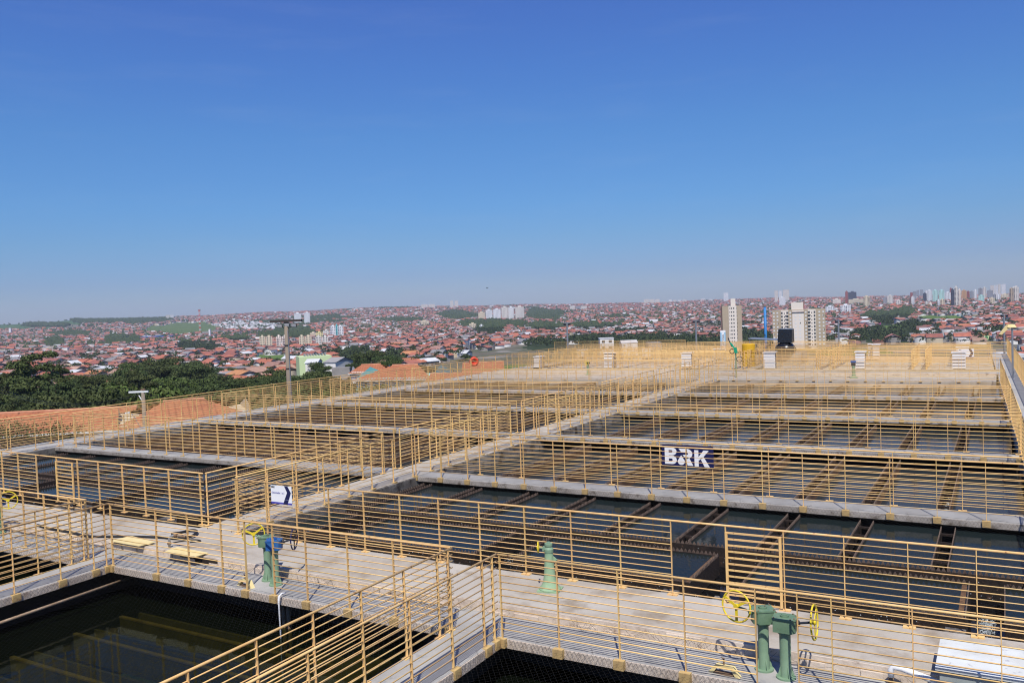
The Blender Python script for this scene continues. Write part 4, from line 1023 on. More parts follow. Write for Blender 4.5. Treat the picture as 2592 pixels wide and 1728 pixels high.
# platform with the motor wrapped in black plastic, and its little white shelter roof
a = P(1985, 905, 0.3)
t = thing('motor_platform', 'raised concrete platform with thin metal roof beside the black wrapped motor', 'platform', (a[0], a[1], ZF))
b = MB(); b.box(-3.0, 1.1, 0, 2.2, 0, 0.75); b.build('block', 'slab_concrete', t)
b = MB(); b.hexa([(-2.4, 0, 1.75), (-0.3, 0, 1.6), (-0.3, 1.5, 1.6), (-2.4, 1.5, 1.75), (-2.4, 0, 1.79), (-0.3, 0, 1.64), (-0.3, 1.5, 1.64), (-2.4, 1.5, 1.79)]); b.build('roof_sheet', 'galvanised', t)
for x_ in (-2.3, -0.4): b = MB(); b.tube([(x_, 0.1, 0.75), (x_, 0.1, 1.66)], 0.025, 6); b.build('post', 'galvanised', t)
b = MB(); b.box(-3.1, 0.6, -0.05, 0.0, 0.752, 0.90); b.build('edge_beam', 'dark_paint', t)
t = thing('wrapped_motor', 'motor wrapped in glossy black plastic sheets on the far platform', 'motor', (a[0]+0.05, a[1]+0.2, 0.62))
def lumpy(name, pts_, seed, mname, parent, sub=3):
    r = random.Random(seed); b = MB(); b.lathe((0, 0, 0), pts_, 14); o = b.build(name, mname, parent, smooth=True)
    for v in o.data.vertices: v.co.x += r.uniform(-.03, .03); v.co.y += r.uniform(-.03, .03); v.co.z += r.uniform(-.02, .02)
    return o
lumpy('lower_wrap', [(0, 0.55), (0.2, 0.72), (0.45, 0.60), (0.62, 0.45), (0.70, 0.30)], 4, 'black_plastic', t)
b = MB(); b.hexa([(-0.42, -0.4, 0.70), (0.52, -0.4, 0.70), (0.52, 0.4, 0.70), (-0.42, 0.4, 0.70), (-0.36, -0.35, 1.62), (0.54, -0.35, 1.58), (0.52, 0.35, 1.6), (-0.38, 0.35, 1.62)])
b.build('upper_wrap', 'black_plastic', t)
# life buoy on the left railing
a = P(1200, 915, 0.55); t = thing('life_buoy', 'bright red life buoy hanging on the outer railing left of centre', 'life buoy', tuple(a))
b = MB(); b.torus((0, 0, 0), 0.25, 0.11, (1, -0.9, 0), 24, 8); b.build('ring', 'ring_red', t, smooth=True)
b = MB(); b.lathe((-0.03, 0.03, 0), [(0, 0.27), (0.06, 0.27)], 18, (-0.7, 0.7, 0)); b.build('cover', 'ring_red', t)

# ------------------------------------------------------------------ lamps and poles
def fwd_pt(px, py, depth):
    """the place at that depth in front of the camera"""
    return CAM + ray(px, py)*depth
# floodlight mast left of centre
base = fwd_pt(728, 1010, 62); top = fwd_pt(724, 815, 62); g = float(terrain(base[0], base[1]))
t = thing('floodlight_mast', 'tall concrete mast with horizontal crossbar and three floodlights left of centre', 'floodlight mast', (top[0], top[1], g), -YAW)
hh = top[2]-g
b = MB(); b.tube([(0.0, 0, 0), (0, 0, hh)], [0.23, 0.145], 12); b.build('pole', 'pole_concrete', t, smooth=True)
b = MB(); b.box(-1.15, 1.15, -0.2, 0.2, hh, hh+0.17); b.build('crossbar', 'lamp_bar', t)
for q, xx in enumerate((-0.44, 0.08, 0.58)):
    b = MB(); b.obox((xx, -0.12, hh-0.24+0.05*(q == 1)), (0.20, 0, 0), (0, 0.035, 0.02), (0, -0.02*3, 0.125)); fl = b.build('floodlight', 'dark_paint', t)
    b = MB(); b.obox((xx, -0.165, hh-0.26+0.05*(q == 1)), (0.165, 0, 0), (0, 0.008, 0.004), (0, -0.045, 0.095)); b.build('lamp_glass', 'lamp_glass', fl)
    b = MB(); b.tube([(xx, -0.1, hh-0.2), (0.0, 0, hh-0.55)], 0.03, 6); b.build('arm', 'dark_paint', t)
for zz in (hh-3.4, hh-5.9, hh-1.7): b = MB(); b.lathe((0, 0, zz), [(0, 0.21), (0.05, 0.21)], 12); b.build('band', 'dark_paint', t)
b = MB(); b.box(0.30, 0.75, -0.2, 0.2, hh-8.4, hh-7.7); b.build('control_box', 'tower_grey', t)
b = MB(); b.tube([(0.17, -0.17, hh-7), (0.12, -0.12, hh-0.6)], 0.03, 6); b.build('conduit', 'galvanised', t)
# utility pole with a crossarm and a street lamp on the left
base = fwd_pt(365, 1070, 48); top = fwd_pt(362, 993, 48); g = float(terrain(base[0], base[1]))
t = thing('utility_pole', 'concrete utility pole with white crossarm and small street lamp at left', 'utility pole', (top[0], top[1], g), -YAW)
hh = top[2]-g
b = MB(); b.tube([(0, 0, 0), (0, 0, hh)], [0.17, 0.10], 10); b.build('pole', 'pole_concrete', t, smooth=True)
b = MB(); b.box(-0.78, 0.32, -0.08, 0.02, hh+0.0, hh+0.10); b.build('crossarm', 'lamp_glass', t)
b = MB(); b.tube([(-0.25, 0, hh-0.15), (-0.02, 0, hh-0.55)], 0.03, 6); b.build('brace', 'white_plastic', t)
b = MB(); b.lathe((-0.08, 0, hh+0.10), [(0, .05), (.1, .05)], 8); b.lathe((0.05, 0, hh+0.10), [(0, .09), (.12, .09)], 8); b.build('insulator', 'rusty_iron', t)
b = MB(); b.tube(smooth_path([(-0.14, 0, hh-2.2), (-0.35, -0.02, hh-1.75), (-0.62, -0.04, hh-1.25), (-0.78, -0.05, hh-1.12)]), 0.022, 6); b.build('lamp_arm', 'galvanised', t)
b = MB(); b.obox((-0.90, -0.05, hh-1.10), (0.13, 0, 0.03), (0, 0.07, 0), (-0.01, 0, 0.045)); b.build('lamp_head', 'lamp_glass', t)
# thin floodlight poles at the far side
def thin_pole(label, px, ytop, ybase, depth, head=True, rz=-YAW):
    top = fwd_pt(px, ytop, depth); g = ground_at(px, ybase+30)[2] if depth > 200 else float(terrain(top[0], top[1])); g = min(g, top[2]-3)
    t = thing('lamp_pole', label, 'lamp post', (top[0], top[1], g), rz); hh = top[2]-g; s = depth/100
    b = MB(); b.tube([(0, 0, 0), (0, 0, hh)], [0.16*s, 0.10*s], 8); b.build('pole', 'galvanised', t)
    if head:
        b = MB(); b.box(-0.32*s, 0.32*s, -0.1*s, 0.1*s, hh+0.0, hh+0.1*s); b.build('crossbar', 'galvanised', t)
        for xx in (-0.28*s, 0.28*s): b = MB(); b.obox((xx, -0.1*s, hh-0.12*s), (0.14*s, 0, 0), (0, 0.05*s, 0), (0, 0, 0.12*s)); b.build('floodlight', 'dark_paint', t)
    return t
thin_pole('slender grey floodlight pole standing left of the white three-storey house', 1435, 818, 878, 80)
thin_pole('slender grey floodlight pole left of the narrow beige tower', 1761, 812, 878, 84)
thin_pole('slender grey floodlight pole right of the wide beige tower', 2122, 812, 878, 84)
thin_pole('dark slender floodlight pole behind the curved street lamp at the right edge', 2541, 797, 900, 72)
# curved street lamp over the right walkway
base = P(2564, 955, 0.0); top = fwd_pt(2562, 815, 48.5)
t = thing('street_lamp', 'street lamp with two pale yellow heads on a thin pole by the right walkway', 'street lamp', (base[0], base[1], 0.0), -YAW)
hh = (top[2])
b = MB(); b.tube([(0, 0, -0.2), (0, 0, hh)], 0.045, 8); b.build('pole', 'galvanised', t)
b = MB(); b.hexa([(-0.30, -.12, hh+0.02), (0.16, -.12, hh-0.0), (0.16, .12, hh-0.0), (-0.30, .12, hh+0.02), (-0.22, -.06, hh+0.17), (0.08, -.06, hh+0.16), (0.08, .06, hh+0.16), (-0.22, .06, hh+0.17)]); b.build('lamp_head', 'plate_yellow', t)
b = MB(); b.hexa([(-0.62, -.06, hh-0.30), (-0.55, -.06, hh-0.33), (-0.55, .06, hh-0.33), (-0.62, .06, hh-0.30), (-0.26, -.09, hh+0.12), (-0.16, -.09, hh+0.02), (-0.16, .09, hh+0.02), (-0.26, .09, hh+0.12)]); b.build('second_head', 'plate_yellow', t)
# overhead wires on the left
b = MB()
for z_ in (0, 0.25):
    p0 = fwd_pt(0, 985+z_*30, 60); p1 = fwd_pt(362, 996+z_*10, 48); n = 10
    b.tube([p0+(p1-p0)*i/n - np.array([0, 0, 0.8*math.sin(math.pi*i/n)]) for i in range(n+1)], 0.012, 4)
    p0 = fwd_pt(362, 996+z_*10, 48); p1 = fwd_pt(728, 975, 62)
    b.tube([p0+(p1-p0)*i/n - np.array([0, 0, 0.7*math.sin(math.pi*i/n)]) for i in range(n+1)], 0.012, 4)
tag(b.build('power_line', 'dark_paint'), 'thin overhead wires hung between the utility pole and the mast at left', 'wire', kind='stuff')
# a bird far off
t = thing('bird', 'tiny dark bird flying high in the sky right of centre', 'bird', tuple(fwd_pt(1231, 729, 180)))
b = MB(); b.lathe((0, 0, 0), [(0, 0.01), (0.1, 0.07), (0.3, 0.05), (0.42, 0.01)], 8, (0.9, 0.3, 0)); b.build('body', 'dark_paint', t)
for s__ in (-1, 1): b = MB(); b.prism([(0.12, 0, 0.02), (0.26, 0, 0.02), (0.30, 0.42*s__, 0.14), (0.2, 0.5*s__, 0.14)], (0, 0, 0.01)); b.build('wing', 'dark_paint', t)

# ------------------------------------------------------------------ words that single out one of many
MARKS = [(0, 'the left edge'), (78, 'the tallest left tree'), (175, 'the white left houses'), (262, 'the cream hall'), (365, 'the utility pole'), (442, 'the feathery olive tree'), (508, 'the telecom mast'),
         (600, 'the blue warehouse'), (724, 'the floodlight mast'), (785, 'the lime-green building'), (848, 'the white warehouse'), (935, 'the central grove'), (1050, 'the square white building'), (1183, 'the central street'),
         (1270, 'the middle tower cluster'), (1380, 'the white block house'), (1435, 'the second thin pole'), (1535, 'the white three-storey house'), (1600, 'the vaulted white shed'), (1660, 'the arched hall'), (1761, 'the third thin pole'),
         (1855, 'the narrow beige tower'), (1936, 'the blue stack'), (2024, 'the wide beige tower'), (2122, 'the fourth thin pole'), (2194, 'the lone cream tower'), (2240, 'the magenta house'), (2330, 'the long green field'),
         (2376, 'the mint towers'), (2420, 'the tallest dark slab'), (2490, 'the green-striped house'), (2562, 'the street lamp')]
USED = {}
ROWS = ['far behind', 'well behind', 'behind', 'level with', 'in front of', 'close below', 'far below']
def place_words(px, py):
    k = min(range(len(MARKS)), key=lambda i: abs(MARKS[i][0]-px)); m = MARKS[k]; dx = px-m[0]
    s = 'at' if abs(dx) < 13 else ('just right of' if dx > 0 else 'just left of') if abs(dx) < 32 else ('right of' if dx > 0 else 'left of')
    return f"{s} {m[1]}"
def tell(o, desc, px, py, gname, y0=840, y1=960):
    """label: look, height on the slope, and the landmark it lines up with"""
    q = (py-y0)/(y1-y0); hgt = ['highest', 'high', 'midway', 'low', 'lowest'][int(max(0, min(4, q*5)))]
    base = f"{desc}, {hgt}, {place_words(px, py)}"
    o['label'] = base; USED.setdefault(base, []).append((px, o, gname))
def settle_labels():
    for base, l in USED.items():
        l.sort(key=lambda z: z[0])
        if len(l) == 1: pass
        elif len(l) == 2: l[0][1]['label'] = base + ', left one'; l[1][1]['label'] = base + ', right one'
        elif len(l) == 3: l[0][1]['label'] = base + ', leftmost'; l[1][1]['label'] = base + ', middle one'; l[2][1]['label'] = base + ', rightmost'
        elif len(l) <= 9:
            for i, z in enumerate(l): z[1]['label'] = base + (', leftmost' if i == 0 else ', rightmost' if i == len(l)-1 else f', {ORD[i]} from left')
        for z in l: z[1]['group'] = z[2]

# ------------------------------------------------------------------ near buildings beyond the plant
def tiled_gable(parent, w, d, h0, rise, over=0.5, mname='clay_tiles', ridge='pale_clay_tiles', hip=0.0):
    """roof over w x d (local), eaves at h0; real tile courses as raised ribs running down the slope"""
    o = None
    for s in (-1, 1):
        b = MB(); n = max(6, int((w+2*over)/0.42)); st = (w+2*over)/n
        for i in range(n):
            x0 = -w/2-over+i*st; x1 = x0+st*0.62; x2 = x0+st
            def rx(x):                                   # hipped ends pull the ridge in
                return max(-w/2-over+hip, min(w/2+over-hip, x))
            ye = s*(d/2+over); ze = h0-0.2; zr = h0+rise
            def pt(x, k, lift=0.0):
                # k 0 eave .. 1 ridge
                kk = k
                if hip > 0:
                    edge = min(x+w/2+over, w/2+over-x)/max(hip, 1e-6)
                    kk = min(k, max(0.0, edge))
                return (x, ye*(1-kk), ze+(zr-ze)*kk+lift)
            for (a, c, l0, l1) in ((x0, (x0+x1)/2, 0.0, 0.07), ((x0+x1)/2, x1, 0.07, 0.0), (x1, x2, 0.0, 0.0)):
                b.poly([pt(a, 0, l0), pt(c, 0, l1), pt(c, 1, l1), pt(a, 1, l0)])
        o = b.build('roof_slope', mname, parent)
    b = MB(); b.tube([(-w/2-over+hip, 0, h0+rise+0.04), (w/2+over-hip, 0, h0+rise+0.04)], 0.14, 6)
    b.build('ridge_cap', ridge, parent)
def near_house(label, px, py_eave, depth, w, d, h, rise, wallm, rz, over=0.5, windows=(), hip=0.0, cat='house', roofm='clay_tiles'):
    c = fwd_pt(px, py_eave, depth); g = float(terrain(c[0], c[1]))
    ze = c[2]-g; t = thing('house', label, cat, (c[0]-math.sin(rz)*(d/2+over), c[1]+math.cos(rz)*(d/2+over), g), rz)
    b = MB(); b.box(-w/2, w/2, -d/2, d/2, -1.0, ze)
    for s in (-1, 1): b.poly([(s*w/2, -d/2, ze), (s*w/2, d/2, ze), (s*w/2, 0, ze+rise*0.93)])
    b.build('wall', wallm, t)
    tiled_gable(t, w, d, ze, rise, over, roofm, hip=hip)
    for (x, z, ww, wh, mm) in windows:
        b = MB(); b.box(x-ww/2, x+ww/2, -d/2-0.05, -d/2-0.005, ze+z, ze+z+wh); f = b.build('window', 'white_render', t)
        b = MB(); b.box(x-ww/2+.08, x+ww/2-.08, -d/2-0.075, -d/2-0.052, ze+z+.08, ze+z+wh-.08); b.build('shutter', mm, f)
    b = MB(); b.box(-w/2-over, w/2+over, -d/2-over-0.06, -d/2-over, ze-0.34, ze-0.2); b.build('fascia', 'white_render', t)
    return t
rz0 = math.atan2(0.5, 0.866)
near_house('pink-walled building with orange tile roof beyond the left railing, red shutter showing', 60, 1093, 62, 12.5, 7.0, 5, 1.0, 'wall_pink', rz0+0.12,
           windows=[(4.35, -1.75, 0.95, 0.85, 'tower_redbrown'), (1.0, -2.2, 0.9, 0.9, 'tower_redbrown')])
near_house('hipped orange tile roof just beyond the left boundary wall, behind the utility pole', 478, 1066, 57, 8.6, 9, 5, 0.95, 'wall_cream', rz0+0.42, hip=3.4)
near_house('small lower orange tile roof at the foot of the utility pole', 420, 1098, 50, 3.6, 3.0, 4, 0.35, 'wall_cream', rz0+0.3)
near_house('orange roofed house with pale turquoise walls and solar panels beyond the left wall', 990, 957, 120, 11, 11, 6, 1.4, 'wall_aqua', rz0-0.22, hip=4.0,
           windows=[(-3, -3, 1.6, 1.5, 'glass_dark'), (2, -3, 1.6, 1.5, 'glass_dark')])
hs = [o for o in COL.objects if o.get('label', '').startswith('orange roofed house with pale turq')][0]
b = MB(); b.prism([(1.2, -6.3, 5.2), (6.3, -6.3, 5.2), (5.0, -1.5, 6.6), (2.2, -1.5, 6.6)], (0, 0, 0.1))
near_house('long low orange tile roof beyond the railing, right of the turquoise house', 1135, 972, 110, 6.5, 8, 4, 1.0, 'wall_cream', rz0-0.2)
near_house('orange tile roof half hidden by railing below the central street', 1222, 943, 150, 6.5, 8, 4, 1.5, 'wall_cream', rz0)
near_house('large orange tile roof behind the trees, left of the turquoise house', 935, 940, 150, 6.5, 9, 4, 0.9, 'wall_white', rz0+0.1, hip=2)

# ------------------------------------------------------------------ trees
def crown_arrays(n, R, Hc, leaf, seed, blobs=14, flat=1.0):
    """leaf-sized quads spread over several clumps; returns V, F"""
    g = np.random.default_rng(seed)
    ang = g.uniform(0, 2*np.pi, blobs); rr = R*np.sqrt(g.uniform(0, 1, blobs))*0.72; zz = g.uniform(0.12, 0.88, blobs)
    taper = np.sqrt(np.clip(1-(zz-0.42)**2/0.42, 0.15, 1)); rr = rr*taper
    C_ = np.stack([rr*np.cos(ang), rr*np.sin(ang), Hc*zz], -1); Br = R*g.uniform(0.26, 0.46, blobs)
    k = g.integers(0, blobs, n); d = g.normal(size=(n, 3)); d /= np.linalg.norm(d, axis=1)[:, None]; d[:, 2] = np.abs(d[:, 2])*0.9 - 0.25*(g.random(n) < 0.4)
    rad_ = (g.uniform(0.0, 1, n)**0.35)[:, None]
    c = C_[k] + d*rad_*Br[k][:, None]*np.array([1, 1, 0.75*flat])
    nrm = d + g.normal(size=(n, 3))*0.55; nrm /= np.linalg.norm(nrm, axis=1)[:, None]
    a = np.cross(nrm, g.normal(size=(n, 3))); a /= np.linalg.norm(a, axis=1)[:, None]; e = np.cross(nrm, a)
    s = leaf*g.uniform(0.6, 1.3, n)[:, None]
    V = np.stack([c-a*s, c-e*s*0.6, c+a*s, c+e*s*0.6], 1).reshape(-1, 3)
    F = np.arange(4*n).reshape(-1, 4)
    return V, F, C_
def tree_meshes(n, R, Hc, base, leaf, seed, mats, blobs=14, flat=1.0, trunk_r=0.25, bare=False):
    V, F, C_ = crown_arrays(n, R, Hc, leaf, seed, blobs, flat); V = V+np.array([0, 0, base])
    mi = (np.random.default_rng(seed).random(len(F)) < 0.35).astype(int)
    cm = fast_mesh('crown', V, F, mats, mi)
    b = MB(); b.tube([(0, 0, 0), (0.1, 0.05, base*0.6), (0, 0, base+Hc*0.35)], [trunk_r, trunk_r*0.8, trunk_r*0.45], 7)
    for c in C_[:7]: b.tube([(0, 0, base*0.75), (c[0]*0.5, c[1]*0.5, base+c[2]*0.55), (c[0], c[1], base+c[2])], [trunk_r*0.45, trunk_r*0.28, trunk_r*0.1], 5, caps=False)
    return cm, b.mesh('trunk', 'bark')
TREES = {}
TREES['round'] = [tree_meshes(7000, 5.2, 7.0, 2.2, 0.23, 10+i, ['leaf_dark', 'leaf_mid'], 16, 0.9) for i in range(4)]
TREES['tall'] = [tree_meshes(6500, 4.6, 12.4, 4.0, 0.24, 20+i, ['leaf_mid', 'leaf_dark'], 20) for i in range(3)]
TREES['olive'] = [tree_meshes(8000, 5.8, 9.4, 2.4, 0.22, 30+i, ['leaf_olive', 'leaf_mid'], 18) for i in range(3)]
TREES['bright'] = [tree_meshes(6000, 4.8, 4.6, 1.4, 0.17, 40+i, ['leaf_bright', 'leaf_mid'], 14, 0.8) for i in range(2)]
TREES['mid'] = [tree_meshes(1300, 5.0, 6.0, 2.0, 0.48, 50+i, ['leaf_dark', 'leaf_mid'], 12, 0.9) for i in range(5)]
TREES['midb'] = [tree_meshes(1100, 4.4, 4.6, 1.6, 0.46, 60+i, ['leaf_mid', 'leaf_bright'], 11, 0.9) for i in range(3)]
def plant_tree(kind, x, y, s, label, group=None, sz=1.0, z=None, rng=random):
    cm, tm = rng.choice(TREES[kind])
    zz = float(terrain(x, y)) if z is None else z
    t = thing('tree', label, 'tree', (x, y, zz-0.3), rng.uniform(0, 6.28), group); t.scale = (s, s, s*sz)
    link('crown', cm, t); link('trunk', tm, t); return t
def tree_at(kind, px, ytop, depth, label, group=None, width=None, rng=random):
    """a tree whose top shows at (px, ytop) when it stands at that depth"""
    p = fwd_pt(px, ytop, depth); g = float(terrain(p[0], p[1])); hgt = max(2.0, p[2]-g+0.3)
    full = {'round': 10.2, 'tall': 17.2, 'olive': 12.6, 'bright': 7.0, 'mid': 8.7, 'midb': 6.8}[kind]
    s = hgt/full; sx = s
    if width: sx = width/(2*{'round': 5.4, 'tall': 4.6, 'olive': 5.8, 'bright': 4.8, 'mid': 5.0, 'midb': 4.4}[kind])
    cm, tm = rng.choice(TREES[kind])
    t = thing('tree', label, 'tree', (p[0], p[1], g-0.3), rng.uniform(0, 6.28), group); t.scale = (sx, sx, s)
    link('crown', cm, t); link('trunk', tm, t); return t
rt = random.Random(21)
tree_at('tall', 78, 868, 175, 'tall dark tree with open crown standing out at the left edge', width=13, rng=rt)
tree_at('tall', 40, 892, 180, 'dark tree leaning against the tallest tree at the left edge', width=10, rng=rt)
tree_at('tall', 118, 900, 185, 'broad dark tree just right of the tallest tree at the left edge', width=12, rng=rt)
tree_at('olive', 442, 896, 290, 'large feathery olive-green tree behind the utility pole, left of the mast', width=22, rng=rt)
tree_at('olive', 480, 915, 270, 'feathery olive-green tree on the right shoulder of the largest one', width=17, rng=rt)
tree_at('olive', 400, 918, 280, 'feathery olive-green tree on the left shoulder of the largest one', width=14, rng=rt)
tree_at('round', 322, 900, 330, 'dense dark round tree left of the large olive-green trees', width=17, rng=rt)
tree_at('round', 358, 898, 340, 'dense dark round tree between its round neighbour and the olive-green trees', width=15, rng=rt)
tree_at('tall', 205, 935, 225, 'upright dark green tree in the left-hand grove', width=10, rng=rt)
tree_at('round', 545, 940, 250, 'dark bushy tree in the grove right of the olive-green trees', width=15, rng=rt)
tree_at('round', 585, 945, 240, 'second dark bushy tree in the grove right of the olive-green trees', width=13, rng=rt)
tree_at('bright', 605, 968, 200, 'low rounded bright green tree above the left railing', width=9, rng=rt)
tree_at('bright', 635, 968, 205, 'rounded bright green tree beside the mast, above the left railing', width=8, rng=rt)
tree_at('round', 690, 928, 230, 'dark tree behind the left side of the mast', width=12, rng=rt)
tree_at('round', 705, 938, 215, 'dark leafy tree right at the mast', width=10, rng=rt)
tree_at('round', 795, 925, 240, 'big dark tree in front of the white warehouse', width=15, rng=rt)
tree_at('round', 818, 908, 300, 'domed dark tree between the lime building and the white warehouse', width=12, rng=rt)
tree_at('round', 760, 938, 200, 'leafy green tree right of the mast', width=13, rng=rt)
tree_at('round', 835, 945, 180, 'leafy green tree above the railing below the white warehouse', width=12, rng=rt)
tree_at('bright', 880, 880, 330, 'bright green broad tree at the left of the central grove', width=19, rng=rt)
tree_at('round', 935, 878, 330, 'largest dark tree of the central grove', width=20, rng=rt)
tree_at('round', 975, 885, 320, 'dark tree at the right of the central grove', width=15, rng=rt)
tree_at('bright', 985, 900, 290, 'lower bright tree at the right end of the central grove', width=13, rng=rt)
tree_at('round', 905, 900, 300, 'dark tree low in the middle of the central grove', width=13, rng=rt)
tree_at('bright', 1120, 898, 560, 'round tree at the left kerb of the central street', width=9, rng=rt)
tree_at('round', 1175, 893, 540, 'dark tree left of the central street', width=12, rng=rt)
tree_at('bright', 1197, 900, 520, 'small round tree right of the central street', width=9, rng=rt)
for px_, yt_, dp_, wd_, kd_, lb_ in ((140, 950, 215, 12, 'round', 'dark tree right of the broad one beside the tallest left tree'), (178, 945, 235, 12, 'olive', 'olive tree below the white boxy house at left'),
        (245, 940, 240, 14, 'olive', 'broad olive tree below the cream hall'), (285, 943, 235, 12, 'round', 'dark tree at the foot of the dense round pair'), (560, 936, 260, 13, 'round', 'dark tree closing the grove right of the bushy pair'),
        (660, 940, 235, 11, 'round', 'dark tree left of the mast among bright ones'), (632, 948, 225, 12, 'olive', 'olive tree between the bright rounded tree and the mast'), (735, 945, 215, 11, 'olive', 'olive tree just right of the mast foot'),
        (20, 935, 200, 12, 'olive', 'olive tree cut by the left edge'), (500, 905, 300, 15, 'olive', 'tall olive tree at the right end of the feathery group'), (420, 905, 310, 14, 'round', 'dark tree behind the feathery olive group'),
        (775, 952, 170, 10, 'round', 'dark tree below the lime-green building'), (870, 940, 190, 12, 'round', 'dark tree right of the white warehouse, near the railing')):
    tree_at(kd_, px_, yt_, dp_, lb_, width=wd_, rng=rt)
# the grove that fills the slope on the left
n = 0
LB = 'dark green tree in the crowded grove on the near slope at left'
while n < 130:
    px = rt.uniform(-40, 1290); f = np.interp(px, BELT_X, BELT_Y)
    depth = rt.uniform(95, 300); q = rt.random()
    yt = f + 4 + (1085-0.11*px - f)*rt.random()
    p = fwd_pt(px, yt, depth); g = float(terrain(p[0], p[1])); hgt = p[2]-g
    if hgt < 4.0 or hgt > 13.5 or (p[0] > -34 and p[1] > 5): continue
    if 700 < px < 870 and yt < 935: continue
    kind = rt.choice(['round', 'round', 'olive', 'bright', 'round', 'tall'] if px < 700 else ['round', 'round', 'bright', 'round'])
    wd = hgt*rt.uniform(0.95, 1.35); o = tree_at(kind, px, yt, depth, LB, group='trees of the near slope', width=wd, rng=rt); n += 1
    tell(o, {'round': 'dark dense', 'olive': 'olive-green', 'bright': 'bright green', 'tall': 'upright dark'}[kind] + (' broad' if wd > 9.5 else ' small') + ' grove tree', px, yt, 'trees of the near slope', 930, 1030)
# bare-branched tree in front of the pink house
t = thing('tree', 'thin sparsely leaved tree in front of the pink-walled building', 'tree', tuple(fwd_pt(95, 1160, 57)), 0)
rb = random.Random(4); b = MB(); lv = []
def branch(p, d, L_, r_, k):
    q = p + d*L_; b.tube([p, (p+q)/2+np.array([rb.uniform(-.05, .05)]*3), q], [r_, r_*0.8, r_*0.6], 5, caps=False)
    if k == 0: lv.append(q); return
    for i in range(3):
        e = d + np.array([rb.uniform(-.75, .75), rb.uniform(-.4, .4), rb.uniform(-.1, .55)]); e /= np.linalg.norm(e); branch(q, e, L_*0.72, r_*0.6, k-1)
for s in (-1.5, 0.2, 1.7, -3.0): branch(np.array([s, 0, -4.0]), np.array([s*0.1, 0, 1.0]), 2.2, 0.06, 4)
b.build('branches', 'bark', t)
g_ = np.random.default_rng(3); c = np.repeat(np.array(lv), 5, 0); c = c+g_.normal(size=c.shape)*0.25; n_ = len(c)
a_ = g_.normal(size=(n_, 3)); a_ /= np.linalg.norm(a_, axis=1)[:, None]; e_ = np.cross(a_, g_.normal(size=(n_, 3))); e_ /= np.linalg.norm(e_, axis=1)[:, None]
V = np.stack([c-a_*.07, c-e_*.05, c+a_*.07, c+e_*.05], 1).reshape(-1, 3)
link('crown', fast_mesh('crown', V, np.arange(4*n_).reshape(-1, 4), ['leaf_olive']), t)

# ------------------------------------------------------------------ the central street
cl = [ground_at(px, py) for px, py in ((1196, 962), (1190, 930), (1186, 905), (1183, 885), (1180, 874), (1178, 866))]
V = []; F = []
pth = smooth_path(cl, 8)
for i, q in enumerate(pth):
    tn = pth[min(i+1, len(pth)-1)]-pth[max(i-1, 0)]; tn = tn[:2]/np.linalg.norm(tn[:2]); nn_ = np.array([tn[1], -tn[0]])
    w_ = 2.7
    for s in (-1, 1):
        xy = q[:2]+nn_*w_*s; V.append((xy[0], xy[1], float(terrain(*q[:2]))+0.9))
F = [(2*i, 2*i+1, 2*i+3, 2*i+2) for i in range(len(pth)-1)]
me = bpy.data.meshes.new('road'); me.from_pydata(V, [], F); me.materials.append(M['asphalt']); tag(link('road', me), kind='structure')
b = MB(); q = ground_at(1193, 946); tn = pth[8]-pth[0]; tn = tn[:2]/np.linalg.norm(tn[:2]); nn_ = np.array([tn[1], -tn[0]])
for i in range(9):
    c = q[:2]+nn_*(-2.4+i*0.6); z_ = float(terrain(*c))+0.95
    b.obox((c[0], c[1], z_), (nn_[0]*0.17, nn_[1]*0.17, 0), (tn[0]*1.7, tn[1]*1.7, 0), (0, 0, 0.01))
tag(b.build('crosswalk', 'road_white'), kind='structure')
PATH = np.array([p[:2] for p in pth])

